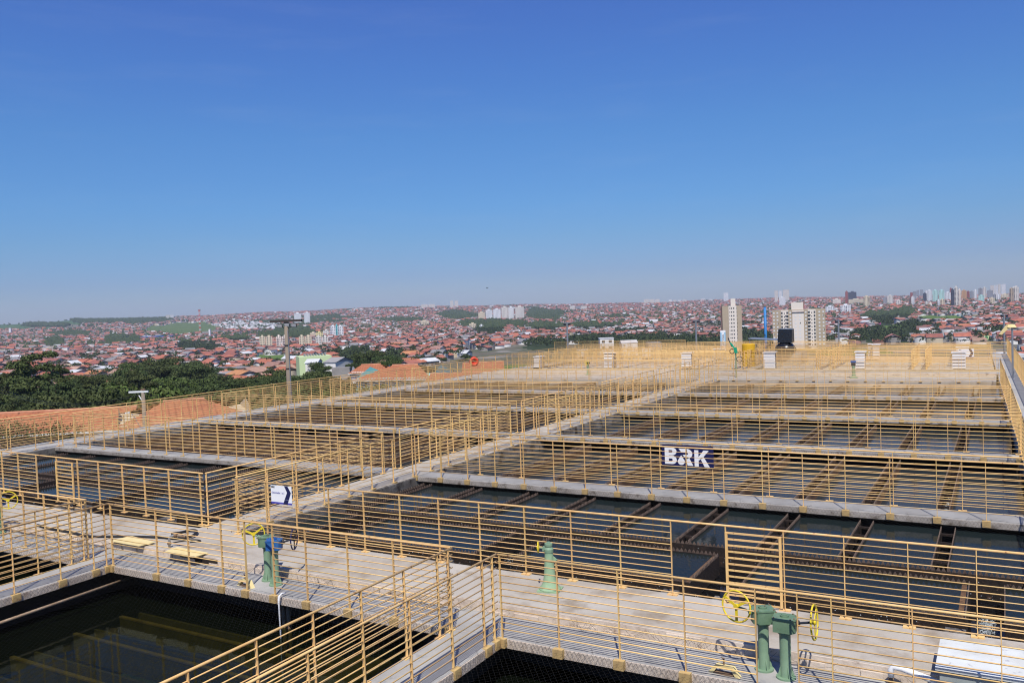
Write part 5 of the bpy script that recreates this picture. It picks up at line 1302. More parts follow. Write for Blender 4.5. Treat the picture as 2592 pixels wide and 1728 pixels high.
# ------------------------------------------------------------------ apartment towers
FOOT = []                     # footprints kept free of houses
def tower(label, x0, x1, yt, yb, body, depth=None, cat='apartment building', accent=None, win='window_glass', top=True, floors=None, cols=None, rz=0.0, dep=None, group=None, stripes=None, balc=False):
    """a block whose front fills photo pixels x0..x1, yt..yb, standing on the ground there"""
    g = ground_at((x0+x1)/2, yb)
    if depth is None: depth = float((g-CAM) @ FWD)
    c = fwd_pt((x0+x1)/2, yb, depth); gz = float(terrain(c[0], c[1])); tp = fwd_pt((x0+x1)/2, yt, depth)
    w = (x1-x0)/FPX*depth; h = tp[2]-gz; d = dep or max(8.0, w*0.7)
    hd = math.hypot(c[0], c[1]); fx, fy = c[0]+c[0]/hd*d/2, c[1]+c[1]/hd*d/2; w *= math.cos(math.atan2(c[0], c[1])-YAW)
    t = thing('apartment_tower', label, cat, (fx, fy, gz), -math.atan2(c[0], c[1])+rz, group); FOOT.append((fx, fy, max(w, d)*0.62))
    nf = floors or max(2, int(round(h/3.0))); fh = h/nf
    b = MB()
    if accent:                                      # coloured bands are volumes of their own, standing proud
        b.box(-w/2, w/2, -d/2, d/2, -2, h); b.build('wall', body, t)
        for (a0, a1, mm, hh_) in accent:
            b = MB(); b.box(-w/2+a0*w, -w/2+a1*w, -d/2-0.6, d/2+0.3, -1.9, h+hh_); b.build('wall_band', mm, t)
    else:
        b.box(-w/2, w/2, -d/2, d/2, -2, h); b.build('wall', body, t)
    nc = cols or max(2, int(w/3.4)); cw = w/nc
    b = MB(); yf = -d/2-(0.7 if accent else 0.1)
    for f in range(nf):
        for k in range(nc):
            x = -w/2+cw*(k+0.5); z = fh*(f+0.35); b.box(x-cw*0.2, x+cw*0.2, yf, yf+0.08, z, z+fh*0.42)
    o = b.build('window', win, t); o['kind'] = 'stuff'
    b = MB()
    nd = max(1, int(d/4.5)); dw_ = d/nd
    for f in range(nf):
        for k in range(nd):
            y = -d/2+dw_*(k+0.5); z = fh*(f+0.35)
            for s in (-1, 1): b.box(s*(w/2+0.08)-0.05, s*(w/2+0.08)+0.05, y-dw_*0.16, y+dw_*0.16, z, z+fh*0.4)
    o = b.build('side_window', win, t); o['kind'] = 'stuff'
    if balc:
        b = MB()
        for f in range(1, nf):
            for k in range(0, nc, 3):
                x = -w/2+cw*(k+0.5); b.box(x-cw*0.42, x+cw*0.42, yf-1.1, yf-0.02, fh*f, fh*f+1.0)
        o = b.build('balcony', body, t); o['kind'] = 'stuff'
    if top:
        b = MB(); b.box(-w*0.18, w*0.18, -d*0.25, d*0.2, h+0.01, h+max(2.2, h*0.07)); b.build('roof_tank', body, t)
    return t
TW = [
 # x0, x1, ytop, ybase, body, depth, label
 (836, 850.5, 825, 854, 'tower_white', 1650, 'white left half of the white and teal apartment pair in mid distance'),
 (855.5, 870, 825, 854, 'tower_white', 1650, 'white right half of the white and teal apartment pair in mid distance'),
 (850.6, 855.4, 822, 854, 'tower_teal', 1652, 'narrow teal stair tower between the two white mid-distance apartment blocks'),
 (818, 834, 836, 850, 'tower_offwhite', 1700, 'pale apartment block tucked left of the white and teal pair'),
 (800, 817, 841, 850, 'wall_yellow', 1650, 'low yellowish apartment block left of the white and teal pair'),
 (785, 800, 842, 850, 'tower_cream', 1700, 'low cream apartment block furthest left of the white and teal pair'),
 (657, 671.5, 852, 864, 'tower_cream', 1180, 'first cream four-storey block in the row left of the mast'), (673, 689, 852, 864, 'tower_cream', 1180, 'second cream four-storey block in the row left of the mast'),
 (700, 712, 851, 867, 'tower_palepink', 1150, 'pinkish four-storey block immediately left of the mast'), (714, 731, 851, 867, 'tower_palepink', 1150, 'pinkish four-storey block immediately behind the mast'),
 (757, 771, 851, 866, 'tower_cream', 1150, 'cream four-storey block right of the mast, left half'), (773, 789, 851, 866, 'tower_cream', 1150, 'cream four-storey block right of the mast, right half'),
 (799, 814, 852, 864, 'tower_offwhite', 1180, 'off-white four-storey block below the teal pair, left half'), (816, 831, 852, 864, 'tower_offwhite', 1180, 'off-white four-storey block below the teal pair, right half'),
 (745, 763, 793, 810, 'tower_white', 3000, 'white far apartment block above the mast crossbar, left of its twin'), (770, 785, 791, 811, 'tower_white', 3000, 'white far apartment block above the mast crossbar, right of its twin'),
 (1211, 1228, 790, 806, 'tower_cream', 2700, 'cream block at the left end of the white apartment cluster in the middle'),
 (1230, 1247, 784, 808, 'tower_white', 2700, 'white block, second from the left of the middle apartment cluster'), (1249, 1268, 782, 807, 'tower_white', 2700, 'white block, third from the left of the middle apartment cluster'),
 (1270, 1286, 777, 804, 'tower_offwhite', 2700, 'off-white block, fourth from the left of the middle apartment cluster'), (1287, 1301, 777, 804, 'tower_white', 2710, 'white block, fifth from the left of the middle apartment cluster'),
 (1305, 1327, 776, 803, 'tower_offwhite', 2700, 'off-white block at the right end of the middle apartment cluster'),
 (1188, 1206, 819, 839, 'tower_cream', 1750, 'cream ten-storey tower standing alone left of the middle cluster'), (1214, 1224, 823, 839, 'tower_white', 1800, 'small white tower just right of the lone cream tower'),
 (1063, 1086, 812, 828, 'tower_cream', 2200, 'cream stepped tower above the central street, far left of the cluster'),
 (1140, 1148, 761, 777, 'tower_offwhite', 4600, 'left one of two slim far towers on the skyline'), (1151, 1160, 761, 777, 'tower_offwhite', 4600, 'right one of two slim far towers on the skyline'),
 (1067, 1083, 770, 778, 'tower_offwhite', 4600, 'low white block on the skyline, left of the slim pair'), (1085, 1101, 770, 778, 'tower_offwhite', 4600, 'second low white block on the skyline, left of the slim pair'),
 (1443, 1456, 774, 790, 'tower_offwhite', 3600, 'first of three pale blocks on the slope right of the middle cluster'), (1457, 1470, 774, 790, 'tower_grey', 3600, 'second of three blocks on the slope right of the middle cluster'),
 (1471, 1486, 774, 790, 'tower_offwhite', 3600, 'third of three pale blocks on the slope right of the middle cluster'),
 (1482, 1500, 783, 793, 'tower_cream', 3300, 'low cream block beside the three pale blocks'), (1508, 1525, 784, 792, 'tower_white', 3300, 'low white block right of the low cream one'), (1528, 1544, 784, 792, 'tower_white', 3300, 'low white block furthest right of that row'),
 (1630, 1643, 757, 772, 'tower_offwhite', 4500, 'left part of the broad pale skyline block, centre right'), (1644, 1657, 757, 772, 'tower_offwhite', 4500, 'middle part of the broad pale skyline block, centre right'), (1658, 1670, 757, 772, 'tower_offwhite', 4500, 'right part of the broad pale skyline block, centre right'),
 (1693, 1701, 758, 766, 'tower_white', 4800, 'small white skyline block, first of four'), (1704, 1712, 759, 766, 'tower_offwhite', 4800, 'small white skyline block, second of four'), (1716, 1724, 759, 766, 'tower_white', 4800, 'small white skyline block, third of four'), (1728, 1738, 758, 766, 'tower_offwhite', 4800, 'small white skyline block, fourth of four'),
 (1774, 1785, 756, 763, 'tower_white', 4800, 'tiny white block on the skyline left of the slim tall tower'), (1794, 1803, 757, 763, 'tower_white', 4800, 'tiny white block beside the slim tall skyline tower'),
 (1832, 1844, 741, 762, 'tower_white', 4300, 'slim tall white tower on the skyline above the narrow beige tower'),
 (1961, 1970, 735, 762, 'tower_offwhite', 3700, 'left tower of the far pale pair above the wide beige tower'), (1972, 1979, 736, 762, 'tower_white', 3700, 'middle slab of the far pale pair above the wide beige tower'), (1982, 1998, 733, 758, 'tower_offwhite', 3700, 'right tower of the far pale pair above the wide beige tower'), (1973, 1988, 752, 771, 'tower_white', 3100, 'lower grey-white tower in front of the far pale pair'),
 (420, 430, 797, 807, 'tower_offwhite', 4300, 'left half of the white block on the left skyline'), (431, 440, 797, 807, 'tower_white', 4300, 'right half of the white block on the left skyline'),
 (2140, 2147, 738, 766, 'tower_redbrown', 3000, 'reddish end slab of the dark office block on the right skyline'), (2147.2, 2168, 739, 757, 'tower_dark', 3000, 'dark glass office block on the right skyline'),
 (2108, 2128, 757, 765, 'tower_palepink', 3000, 'low pinkish hall left of the dark glass office block'), (2148, 2186, 757, 767, 'tower_cream', 2950, 'long low cream building under the dark glass office block'),
 (2186, 2202, 750, 778, 'tower_cream', 2200, 'cream tower right of the dark glass office block'),
 (2236, 2246, 752, 772, 'tower_grey', 2500, 'grey half of the striped tower in the right middle'), (2246.5, 2261, 748, 772, 'tower_offwhite', 2500, 'pale half of the striped tower in the right middle'),
 (2127, 2154, 772, 789, 'tower_white', 1900, 'white eight-storey block right of the wide beige tower, with blue roof beside'), (2090, 2112, 775, 788, 'tower_white', 2000, 'white stepped block just right of the wide beige tower'),
 (2268, 2282, 760, 780, 'tower_offwhite', 2300, 'white tower left of the right-hand downtown group'), (2301, 2307, 754, 780, 'tower_brown', 2300, 'brown slab on the side of a white tower, left of downtown'), (2307.2, 2315, 751, 780, 'tower_white', 2300, 'white tower with brown flank, left of downtown'),
 (2304, 2311, 740, 754, 'tower_redbrown', 3300, 'dark red tower at the left of downtown'), (2311.5, 2320, 737, 756, 'tower_grey', 3300, 'grey tower touching the dark red one at the left of downtown'),
 (2320, 2327, 734, 744, 'tower_grey', 4300, 'hazy grey far tower above downtown, left of two'), (2329, 2337, 733, 744, 'tower_grey', 4300, 'hazy grey far tower above downtown, right of two'),
 (2337, 2346, 742, 771, 'tower_dark', 2600, 'dark slab at the left of the pale green tower pair'), (2342, 2351, 735, 745, 'tower_white', 3300, 'white crown rising behind the left downtown towers'), (2346.5, 2360, 735, 775, 'tower_white', 2600, 'white tower left of the pale green tower pair'),
 (2341, 2350, 764, 783, 'tower_offwhite', 2200, 'off-white front tower below the left downtown group, left one'), (2351, 2359, 766, 781, 'tower_palepink', 2200, 'pinkish front tower below the left downtown group'),
 (2361, 2375, 735, 773, 'tower_mint', 2500, 'left half of the pale mint green downtown towers'), (2377, 2391, 735, 773, 'tower_mint', 2500, 'right half of the pale mint green downtown towers'),
 (2373, 2380, 759, 783, 'tower_white', 2150, 'white side of the small front tower under the mint towers'), (2380.2, 2391, 758, 783, 'tower_cream', 2150, 'cream side of the small front tower under the mint towers'),
 (2391.5, 2407, 740, 771, 'tower_white', 2600, 'bright white tower right of the mint green pair'),
 (2404, 2410, 730, 745, 'tower_redbrown', 3000, 'small maroon tower peeping out left of the tallest dark slab'),
 (2408, 2416, 733, 786, 'tower_dark', 2050, 'tallest dark slab in the middle of downtown'), (2416.4, 2426, 727, 785, 'tower_offwhite', 2050, 'tallest cream tower attached to the dark downtown slab'), (2426.5, 2433, 733, 784, 'tower_palepink', 2060, 'pinkish flank of the tallest cream downtown tower'),
 (2434, 2447, 735, 763, 'tower_orange', 2800, 'orange-brown tower right of the tallest cream downtown tower'), (2447.4, 2454.5, 737, 761, 'tower_redbrown', 2800, 'red-brown slab right of the orange-brown tower'),
 (2455, 2465, 737, 762, 'tower_grey', 2700, 'grey side of the tower right of the red-brown slab'), (2465.3, 2474, 734, 762, 'tower_white', 2700, 'white side of the tower right of the red-brown slab'),
 (2477, 2488, 730, 768, 'tower_grey', 2500, 'grey tower right of centre downtown, left half'), (2488.3, 2497, 728, 765, 'tower_offwhite', 2520, 'pale tower right of centre downtown, right half'), (2477, 2492, 748, 771, 'tower_mint', 2300, 'pale green low tower in front of the grey downtown tower'),
 (2499, 2514, 735, 756, 'tower_grey', 2900, 'brownish grey office slab right of centre downtown'),
 (2507, 2517, 722, 744, 'tower_offwhite', 3500, 'far white tower on the right skyline, first of four'), (2518, 2525, 721, 742, 'tower_white', 3500, 'far white tower on the right skyline, second of four'), (2526, 2533, 719, 740, 'tower_offwhite', 3500, 'far white tower on the right skyline, third of four'), (2535, 2546, 719, 738, 'tower_white', 3500, 'far white tower on the right skyline, last of four'),
 (2504, 2518, 754, 783, 'tower_cream', 2150, 'cream front tower under the right downtown group'), (2513, 2522, 745, 776, 'tower_grey', 2350, 'grey slab left of the brightest white right-hand tower'), (2522.3, 2533, 746, 778, 'tower_white', 2350, 'brightest white right-hand downtown tower'),
 (2535, 2553, 744, 770, 'tower_cream', 2500, 'broad cream tower right of the brightest white one'), (2536, 2551, 769, 785, 'tower_grey', 2150, 'low grey building at the foot of the broad cream tower'),
 (2556, 2566, 730, 784, 'tower_beige', 2150, 'tall beige-grey tower at the right edge, left half'), (2566.4, 2580, 726, 785, 'tower_offwhite', 2150, 'tall beige-grey tower at the right edge, right half'), (2558, 2578, 727, 760, 'tower_offwhite', 2600, 'stepped pale tower behind the right-edge tower'),
]
for (x0, x1, yt, yb, body, dep_, lab) in TW:
    tower(lab, x0, x1, yt, yb, body, depth=dep_, win='window_glass' if body not in ('tower_dark',) else 'glass_dark', top=(dep_ < 3200), dep=max(8, (x1-x0)/FPX*dep_*0.8), balc=(dep_ < 2300 and yb-yt > 15))

# the two beige towers behind the plant, window by window
def detail_tower(label, x0, x1, yt, yb, depth, rz, d):
    c = fwd_pt((x0+x1)/2, yb, depth); gz = float(terrain(c[0], c[1])); tp = fwd_pt((x0+x1)/2, yt, depth)
    w = (x1-x0)/FPX*depth; h = tp[2]-gz
    hd = math.hypot(c[0], c[1]); w *= math.cos(math.atan2(c[0], c[1])-YAW)
    t = thing('apartment_tower', label, 'apartment tower', (c[0]+c[0]/hd*d/2, c[1]+c[1]/hd*d/2, gz), -math.atan2(c[0], c[1])+rz)
    FOOT.append((t.location.x, t.location.y, max(w, d)*0.62)); return t, w, h, d
t, w, h, d = detail_tower('narrow beige and cream apartment tower with a rooftop block, behind the plant', 1831, 1880, 774, 890, 660, 0.0, 14)
b = MB(); b.box(-w/2, w/2, -d/2, d/2, -2, h); b.build('wall', 'tower_beige', t)
b = MB(); b.box(-0.17*w, 0.24*w, -d/2-0.25, -d/2-0.01, -1.9, h+0.02); b.build('wall_band', 'tower_palepink', t)
b = MB(); b.box(-w/2-1.3, -w/2-0.01, -d/2+1.5, d/2, -2, h-0.2); b.build('side_wall', 'tower_brown', t)
b = MB(); b.box(-0.05*w, 0.19*w, -d/2+1, -d/2+5, h+0.03, h+5.6); b.build('roof_block', 'tower_palepink', t)
fh = 2.86
f = 0
while h-1.6-fh*f > 1.0:
    z = h-2.4-fh*f
    for xx in (-0.06, 0.06, -0.155, 0.225):
        ww = 0.045*w if abs(xx) < 0.1 else 0.016*w
        b = MB(); b.box((xx+.035)*w-ww/2*1.4, (xx+.035)*w+ww/2*1.4, -d/2-0.30, -d/2-0.26, z, z+1.1); b.build('window', 'window_glass', t)
    f += 1
# white banner tank with the developer's name
a = fwd_pt(1829, 836, 655); g = float(terrain(a[0], a[1])); 
t = thing('banner_silo', 'white vertical banner lettered DIRECIONAL beside the narrow beige tower', 'banner', (a[0], a[1], g), -YAW)
hh = a[2]-g; b = MB(); b.box(-2.0, 2.0, -0.8, 0.8, 0, hh); b.build('panel', 'sign_white', t)
b = MB(); b.box(-1.9, -1.1, -0.84, -0.802, hh-13.5, hh-1.5); b.build('blue_edge', 'banner_blue', t)
b = MB(); b.box(1.1, 1.9, -0.84, -0.802, hh-13.5, hh-1.5); b.build('blue_edge', 'banner_blue', t)
o = text(t, 'lettering', 'DIRECIONAL', 0.72, hh-12.0, 2.0, 'dark_paint', y=-0.86); o.rotation_euler = (math.pi/2, -math.pi/2, 0); o.scale = (0.78, 1.05, 1)
b = MB(); b.obox((0.0, -0.85, hh-12.9), (0.6, 0, 0), (0, 0.03, 0), (0, 0, 0.5)); b.build('red_emblem', 'sign_red', t)
# wide tower
t, w, h, d = detail_tower('wide beige and cream apartment tower with balconies and white window blinds, behind the plant', 1957, 2091, 783, 895, 690, 0.0, 16)
b = MB(); b.box(-w/2, w/2, -d/2, d/2, -2, h); b.build('wall', 'tower_beige', t)
def bx_(x): return -w/2+w*(x-1957)/134.0
BANDS = [(1979, 1998, 'tower_palepink', -0.8), (2008, 2037, 'tower_palepink', -1.5), (2047, 2067, 'tower_palepink', -0.8)]
for (a0, a1, mm, dz) in BANDS: b = MB(); b.box(bx_(a0), bx_(a1), -d/2-0.3, -d/2-0.01, -1.9, h+dz*0.4); b.build('wall_band', mm, t)
b = MB(); b.box(bx_(2006), bx_(2036), -d/2+1, -d/2+5, h+0.01, h+5.8); b.build('roof_block', 'tower_palepink', t)
b = MB(); b.box(bx_(2007), bx_(2038), -d/2-0.9, -d/2-0.31, h-2.3, h-1.9); b.build('cornice', 'tower_brown', t)
rw = random.Random(12); f = 0
wm = {}
def win_obj(x, z, ww, wh, mm, yy):
    k = (ww, wh, mm)
    if k not in wm:
        b = MB(); b.box(-ww/2, ww/2, -0.03, 0.03, 0, wh); wm[k] = b.mesh('window', mm)
    link('window', wm[k], t, (x, yy, z))
while h-2.6-fh*f > 0.5:
    z = h-2.9-fh*f
    for xx in (1961, 1970, 2003, 2016, 2027, 2042, 2076, 2086):
        yy = -d/2-0.34 if 2008 < xx < 2037 else -d/2-0.05
        if rw.random() < 0.85: win_obj(bx_(xx), z, 1.3, 1.15, 'window_blind', yy)
        else:
            win_obj(bx_(xx)-0.3, z, 0.6, 1.15, 'window_blind', yy); win_obj(bx_(xx)+0.35, z, 0.6, 1.15, 'window_glass', yy)
    for xx, ww in ((1981.5, 1.2), (1988, 0.7), (1995.5, 1.6), (2050, 1.6), (2057, 0.7), (2064, 1.2)):
        win_obj(bx_(xx), z-0.4, ww, 1.7 if ww > 1 else 0.9, 'window_glass', -d/2-0.34)
    for xx in (1993.5, 2051): 
        k = ('balc',)
        if k not in wm: b = MB(); b.box(-1.1, 1.1, -0.9, 0, 0, 0.95); wm[k] = b.mesh('balcony', 'tower_palepink')
        link('balcony', wm[k], t, (bx_(xx), -d/2-0.38, z-1.4))
    f += 1
# blue chimney
a = fwd_pt(1936, 776, 330); g = float(terrain(a[0], a[1]))
t = thing('chimney_stack', 'tall bright blue steel stack with dark stains, left of the wide beige tower', 'chimney', (a[0], a[1], g))
b = MB(); b.tube([(0, 0, 0), (0, 0, a[2]-g)], 0.52, 14); b.build('shaft', 'stack_blue', t, smooth=True)
b = MB(); b.tube([(0, 0, a[2]-g+.01), (0, 0, a[2]-g+0.4)], 0.6, 14); b.build('cap', 'rusty_iron', t)

# ------------------------------------------------------------------ single buildings of the town
def block(label, x0, x1, yt, yb, body, roof=None, dep=10, depth=None, cat='building', rz=0.0, floors=0, winm='window_glass', gable=0.0, extra=None):
    g0 = ground_at((x0+x1)/2, yb); depth = depth or float((g0-CAM) @ FWD)
    c = fwd_pt((x0+x1)/2, yb, depth); gz = float(terrain(c[0], c[1])); tp = fwd_pt((x0+x1)/2, yt, depth); w = (x1-x0)/FPX*depth; h = max(2.5, tp[2]-gz)
    t = thing('building', label, cat, (c[0]+FWD[0]/HX*dep/2, c[1]+FWD[1]/HX*dep/2, gz), -YAW+rz); FOOT.append((t.location.x, t.location.y, max(w, dep)*0.6))
    b = MB(); b.box(-w/2, w/2, -dep/2, dep/2, -2, h); b.build('wall', body, t)
    if gable > 0:
        b = MB(); b.poly([(-w/2-.3, -dep/2-.3, h), (w/2+.3, -dep/2-.3, h), (w/2+.3, 0, h+gable), (-w/2-.3, 0, h+gable)]); b.poly([(w/2+.3, dep/2+.3, h), (-w/2-.3, dep/2+.3, h), (-w/2-.3, 0, h+gable), (w/2+.3, 0, h+gable)])
        for s in (-1, 1): b.poly([(s*w/2, -dep/2, h-.01), (s*w/2, dep/2, h-.01), (s*w/2, 0, h+gable-.05)])
        b.build('roof', roof or 'roof_orange', t)
    elif roof:
        b = MB(); b.box(-w/2-.25, w/2+.25, -dep/2-.25, dep/2+.25, h+0.01, h+0.5); b.build('roof', roof, t)
    if floors:
        b = MB(); nc = max(2, int(w/3.6)); cw = w/nc; fh_ = h/floors
        for f in range(floors):
            for k in range(nc): b.box(-w/2+cw*(k+.28), -w/2+cw*(k+.72), -dep/2-.08, -dep/2-.01, fh_*(f+.35), fh_*(f+.75))
        o = b.build('window', winm, t); o['kind'] = 'stuff'
    return t, w, h
t, w, h = block('long pale lime-green building with dark windows and blue panel, right of the mast', 745, 826, 902, 925, 'wall_lime', None, 12, rz=0.35, floors=0, depth=330)
b = MB(); b.box(w*0.0, w*0.05, -6.3, -6.05, 0, h*0.72); b.build('blue_panel', 'wall_blue', t)
for i in range(9):
    x = w*0.1+i*w*0.042; b = MB(); b.box(x, x+w*0.018, -6.1, -6.02, h*0.35, h*0.72); b.build('window', 'window_glass', t)
b = MB()
for i in range(8): b.box(-w*0.3+i*w*0.09, -w*0.27+i*w*0.09, -3, 1, h+0.01, h+0.9)
b.build('roof_vent', 'tower_grey', t)
block('white warehouse with grey gabled roof right of the lime-green building', 830, 865, 917, 930, 'wall_white', 'roof_grey', 14, rz=-0.3, gable=1.6, depth=315)
block('low whitish annexe with vaulted roof in front of the lime-green building', 773, 803, 918, 928, 'wall_white', 'roof_white', 8, gable=1.2, depth=300)
block('long grey wall below the white warehouse', 840, 885, 930, 938, 'wall_grey', None, 3, depth=290)
block('cream hall with pale windows among the roofs at left', 234, 289, 933, 947, 'wall_cream', 'roof_white', 10, floors=1)
block('white boxy house left of the large olive-green trees, above the grove', 162, 195, 933, 946, 'wall_white', 'roof_white', 10)
block('white cube-shaped house with a turquoise wall on the left slope', 157, 171, 881, 893, 'wall_white', 'roof_white', 9)
block('long blue roofed factory on the left, below the green field', 348, 436, 851, 858, 'roof_blue', 'roof_blue', 40)
block('blue roofed warehouse right of the telecom mast', 590, 640, 840, 845, 'roof_blue', 'roof_blue', 30); block('grey roofed warehouse below the blue roofed warehouse', 572, 612, 846, 852, 'tower_grey', 'roof_grey', 30)
block('long grey roofed factory right of the telecom mast', 512, 568, 838, 846, 'wall_grey', 'roof_grey', 40); block('wide grey warehouse at the left edge of the valley', 0, 45, 866, 872, 'wall_grey', 'roof_grey', 40); block('pale flat warehouse left of the valley trees', 40, 100, 862, 868, 'tower_grey', 'roof_grey', 50)
block('white hall with slanted roof among the left roofs', 122, 178, 872, 878, 'wall_white', 'roof_white', 20); block('white building at the right of the valley factories', 658, 690, 853, 864, 'wall_white', 'roof_white', 14, floors=3) if False else None
block('green roofed store at the left of the central street', 1135, 1166, 864, 870, 'wall_white', 'roof_green', 18); block('white commercial building right of the central street', 1200, 1230, 862, 870, 'wall_white', 'roof_white', 14, floors=2)
block('white flat-roofed building between the green roof and the central street grove', 1041, 1059, 867, 878, 'wall_white', 'roof_white', 9); block('white shed with blue lettering strip in mid distance', 972, 998, 853, 858, 'wall_blue', 'roof_white', 12)
block('white three-storey house in front of the dark tree belt', 1519, 1554, 857, 876, 'wall_white', 'roof_white', 9, floors=3, depth=560); block('long white vaulted shed in front of the dark tree belt', 1574, 1614, 867, 876, 'wall_white', 'roof_white', 12, gable=1.5, depth=560)
block('low building with reddish wall right of the white vaulted shed', 1642, 1675, 869, 877, 'wall_grey', 'roof_grey', 12, depth=560); block('arched white sports hall in the right-hand town', 1646, 1666, 811, 822, 'wall_white', 'roof_white', 16, gable=2)
block('grey block house in the middle of the right-hand town', 1482, 1508, 836, 846, 'tower_grey', 'roof_grey', 14, floors=2); block('white block house right of the middle cluster', 1365, 1381, 822, 830, 'wall_white', 'roof_white', 12, floors=2)
block('long blue and white school building under the middle cluster', 1326, 1351, 806, 811, 'wall_blue', 'roof_white', 16)
block('green-striped house front at the far right', 2474, 2505, 848, 861, 'wall_lime', 'roof_orange', 12, gable=2, floors=1, winm='roof_green'); block('white villa on the far right slope', 2474, 2507, 823, 831, 'wall_white', 'roof_white', 12, floors=1)
block('orange-yellow house at the right edge', 2547, 2574, 826, 838, 'wall_orange', 'roof_grey', 10, floors=1); block('turquoise house on the far right slope', 2455, 2474, 800, 808, 'wall_aqua', 'roof_orange', 10)
block('magenta-walled house at the edge of the right-hand wood', 2222, 2230, 813, 821, 'wall_magenta', None, 8); block('long low pinkish hall behind the plant, right of the wide beige tower', 2092, 2150, 844, 852, 'wall_pink', 'roof_white', 12)
block('blue roofed hall at the foot of downtown', 2390, 2409, 782, 788, 'roof_blue', 'roof_blue', 25); block('white shed roof beyond the right walkway', 2566, 2600, 905, 912, 'wall_white', 'roof_white', 6, depth=120)
block('grey-blue roofed shed among the right-hand houses', 2296, 2330, 855, 863, 'wall_grey', 'roof_grey', 10); block('white dome-like hall on the left skyline', 905, 920, 781, 786, 'wall_white', 'roof_white', 20)
block('white water tower at left, tall and slim', 23, 28, 830, 848, 'tower_white', None, 6, cat='water tower'); block('slim white column beside the telecom mast', 529, 533, 833, 857, 'tower_white', None, 4, cat='water tower'); block('white column tank above the blue shed in mid distance', 1010, 1014, 848, 864, 'tower_white', None, 4, cat='water tower'); block('white water tank with blue top near the right-hand wood', 2228, 2234, 770, 782, 'tower_white', 'roof_blue', 6, cat='water tower')
block('small white tank block left of the valley trees', 102, 108, 858, 865, 'tower_white', None, 8, cat='water tower')
# telecom mast
a = ground_at(508, 858); dpt = float((a-CAM) @ FWD); tp = fwd_pt(508, 784, dpt); hh = tp[2]-a[2]
t = thing('telecom_mast', 'tall red and white lattice telecom mast left of centre in the valley', 'telecom mast', tuple(a), -YAW)
for mi_, (mm) in enumerate(('sign_white', 'ring_red')):
    b = MB(); N = 14
    for i in range(mi_, N, 2):
        z0_, z1_ = hh*i/N, hh*(i+1)/N; r0, r1 = 2.1-1.2*i/N, 2.1-1.2*(i+1)/N
        for (sx, sy2) in ((-1, -1), (1, -1), (1, 1), (-1, 1)):
            b.tube([(sx*r0, sy2*r0, z0_), (sx*r1, sy2*r1, z1_)], 0.22, 4)
        b.tube([(-r0, -r0, z0_), (r1, -r1, z1_)], 0.14, 4); b.tube([(r0, -r0, z0_), (-r1, -r1, z1_)], 0.14, 4)
    b.build('lattice_section', mm, t)
b = MB(); b.box(-2.6, 2.6, -1, 1, hh-4.0, hh-2.6); b.box(-2.8, 2.8, -1, 1, hh-1.2, hh+0.4); b.box(-1.6, 1.6, -1, 1, hh*0.86, hh*0.9); b.build('antenna', 'roof_brown', t)
a = ground_at(2304, 752); t = thing('antenna_mast', 'thin antenna mast on the skyline left of downtown', 'antenna', (a[0], a[1], a[2]), 0); tp = fwd_pt(2304, 721, float((a-CAM) @ FWD))
b = MB(); b.tube([(0, 0, 0), (0, 0, tp[2]-a[2])], [1.0, 0.4], 4); b.build('pole', 'tower_grey', t)
a = ground_at(2013, 757); t = thing('brick_chimney', 'thin brown factory chimney on the right skyline', 'chimney', (a[0], a[1], a[2]), 0); tp = fwd_pt(2013, 747, float((a-CAM) @ FWD))
b = MB(); b.tube([(0, 0, 0), (0, 0, tp[2]-a[2])], [1.6, 1.0], 8); b.build('shaft', 'tower_redbrown', t)

# ------------------------------------------------------------------ houses
HM = ['roof_orange', 'roof_red', 'roof_brown', 'roof_grey', 'wall_white', 'wall_cream', 'wall_grey', 'wall_pink', 'window_glass', 'roof_white', 'roof_faded']
# one set of corner positions for all: gabled house, unit size
def house_verts(w, d, h, rise, over):
    """arrays (n,) -> (n, 14, 3) local corners"""
    n = len(w); Z0 = np.full(n, -1.5); z = np.zeros(n)
    P_ = []
    for (sx, sy3) in ((-1, -1), (1, -1), (1, 1), (-1, 1)): P_.append(np.stack([sx*w/2, sy3*d/2, Z0], -1))
    for (sx, sy3) in ((-1, -1), (1, -1), (1, 1), (-1, 1)): P_.append(np.stack([sx*w/2, sy3*d/2, h], -1))
    P_.append(np.stack([-w/2, z, h+rise], -1)); P_.append(np.stack([w/2, z, h+rise], -1))
    o = over; zo = h-rise*o/(d/2)
    for (sx, sy3) in ((-1, -1), (1, -1)): P_.append(np.stack([sx*(w/2+o), sy3*(d/2+o), zo+0.12], -1))
    for (sx, sy3) in ((1, 1), (-1, 1)): P_.append(np.stack([sx*(w/2+o), sy3*(d/2+o), zo+0.12], -1))
    P_.append(np.stack([-(w/2+o), z, h+rise+0.15], -1)); P_.append(np.stack([(w/2+o), z, h+rise+0.15], -1))
    return np.stack(P_, 1)                                 # 16 corners
HF4 = np.array([[0, 1, 5, 4], [1, 2, 6, 5], [2, 3, 7, 6], [3, 0, 4, 7], [10, 11, 15, 14], [12, 13, 14, 15], [4, 7, 8, 8], [6, 5, 9, 9]])
HF = np.array([[0, 1, 5], [0, 5, 4], [1, 2, 6], [1, 6, 5], [2, 3, 7], [2, 7, 6], [3, 0, 4], [3, 4, 7], [10, 11, 15], [10, 15, 14], [12, 13, 14], [12, 14, 15], [4, 7, 8], [6, 5, 9]])
HR_ = np.array([0]*8+[1]*4+[0]*2, bool)
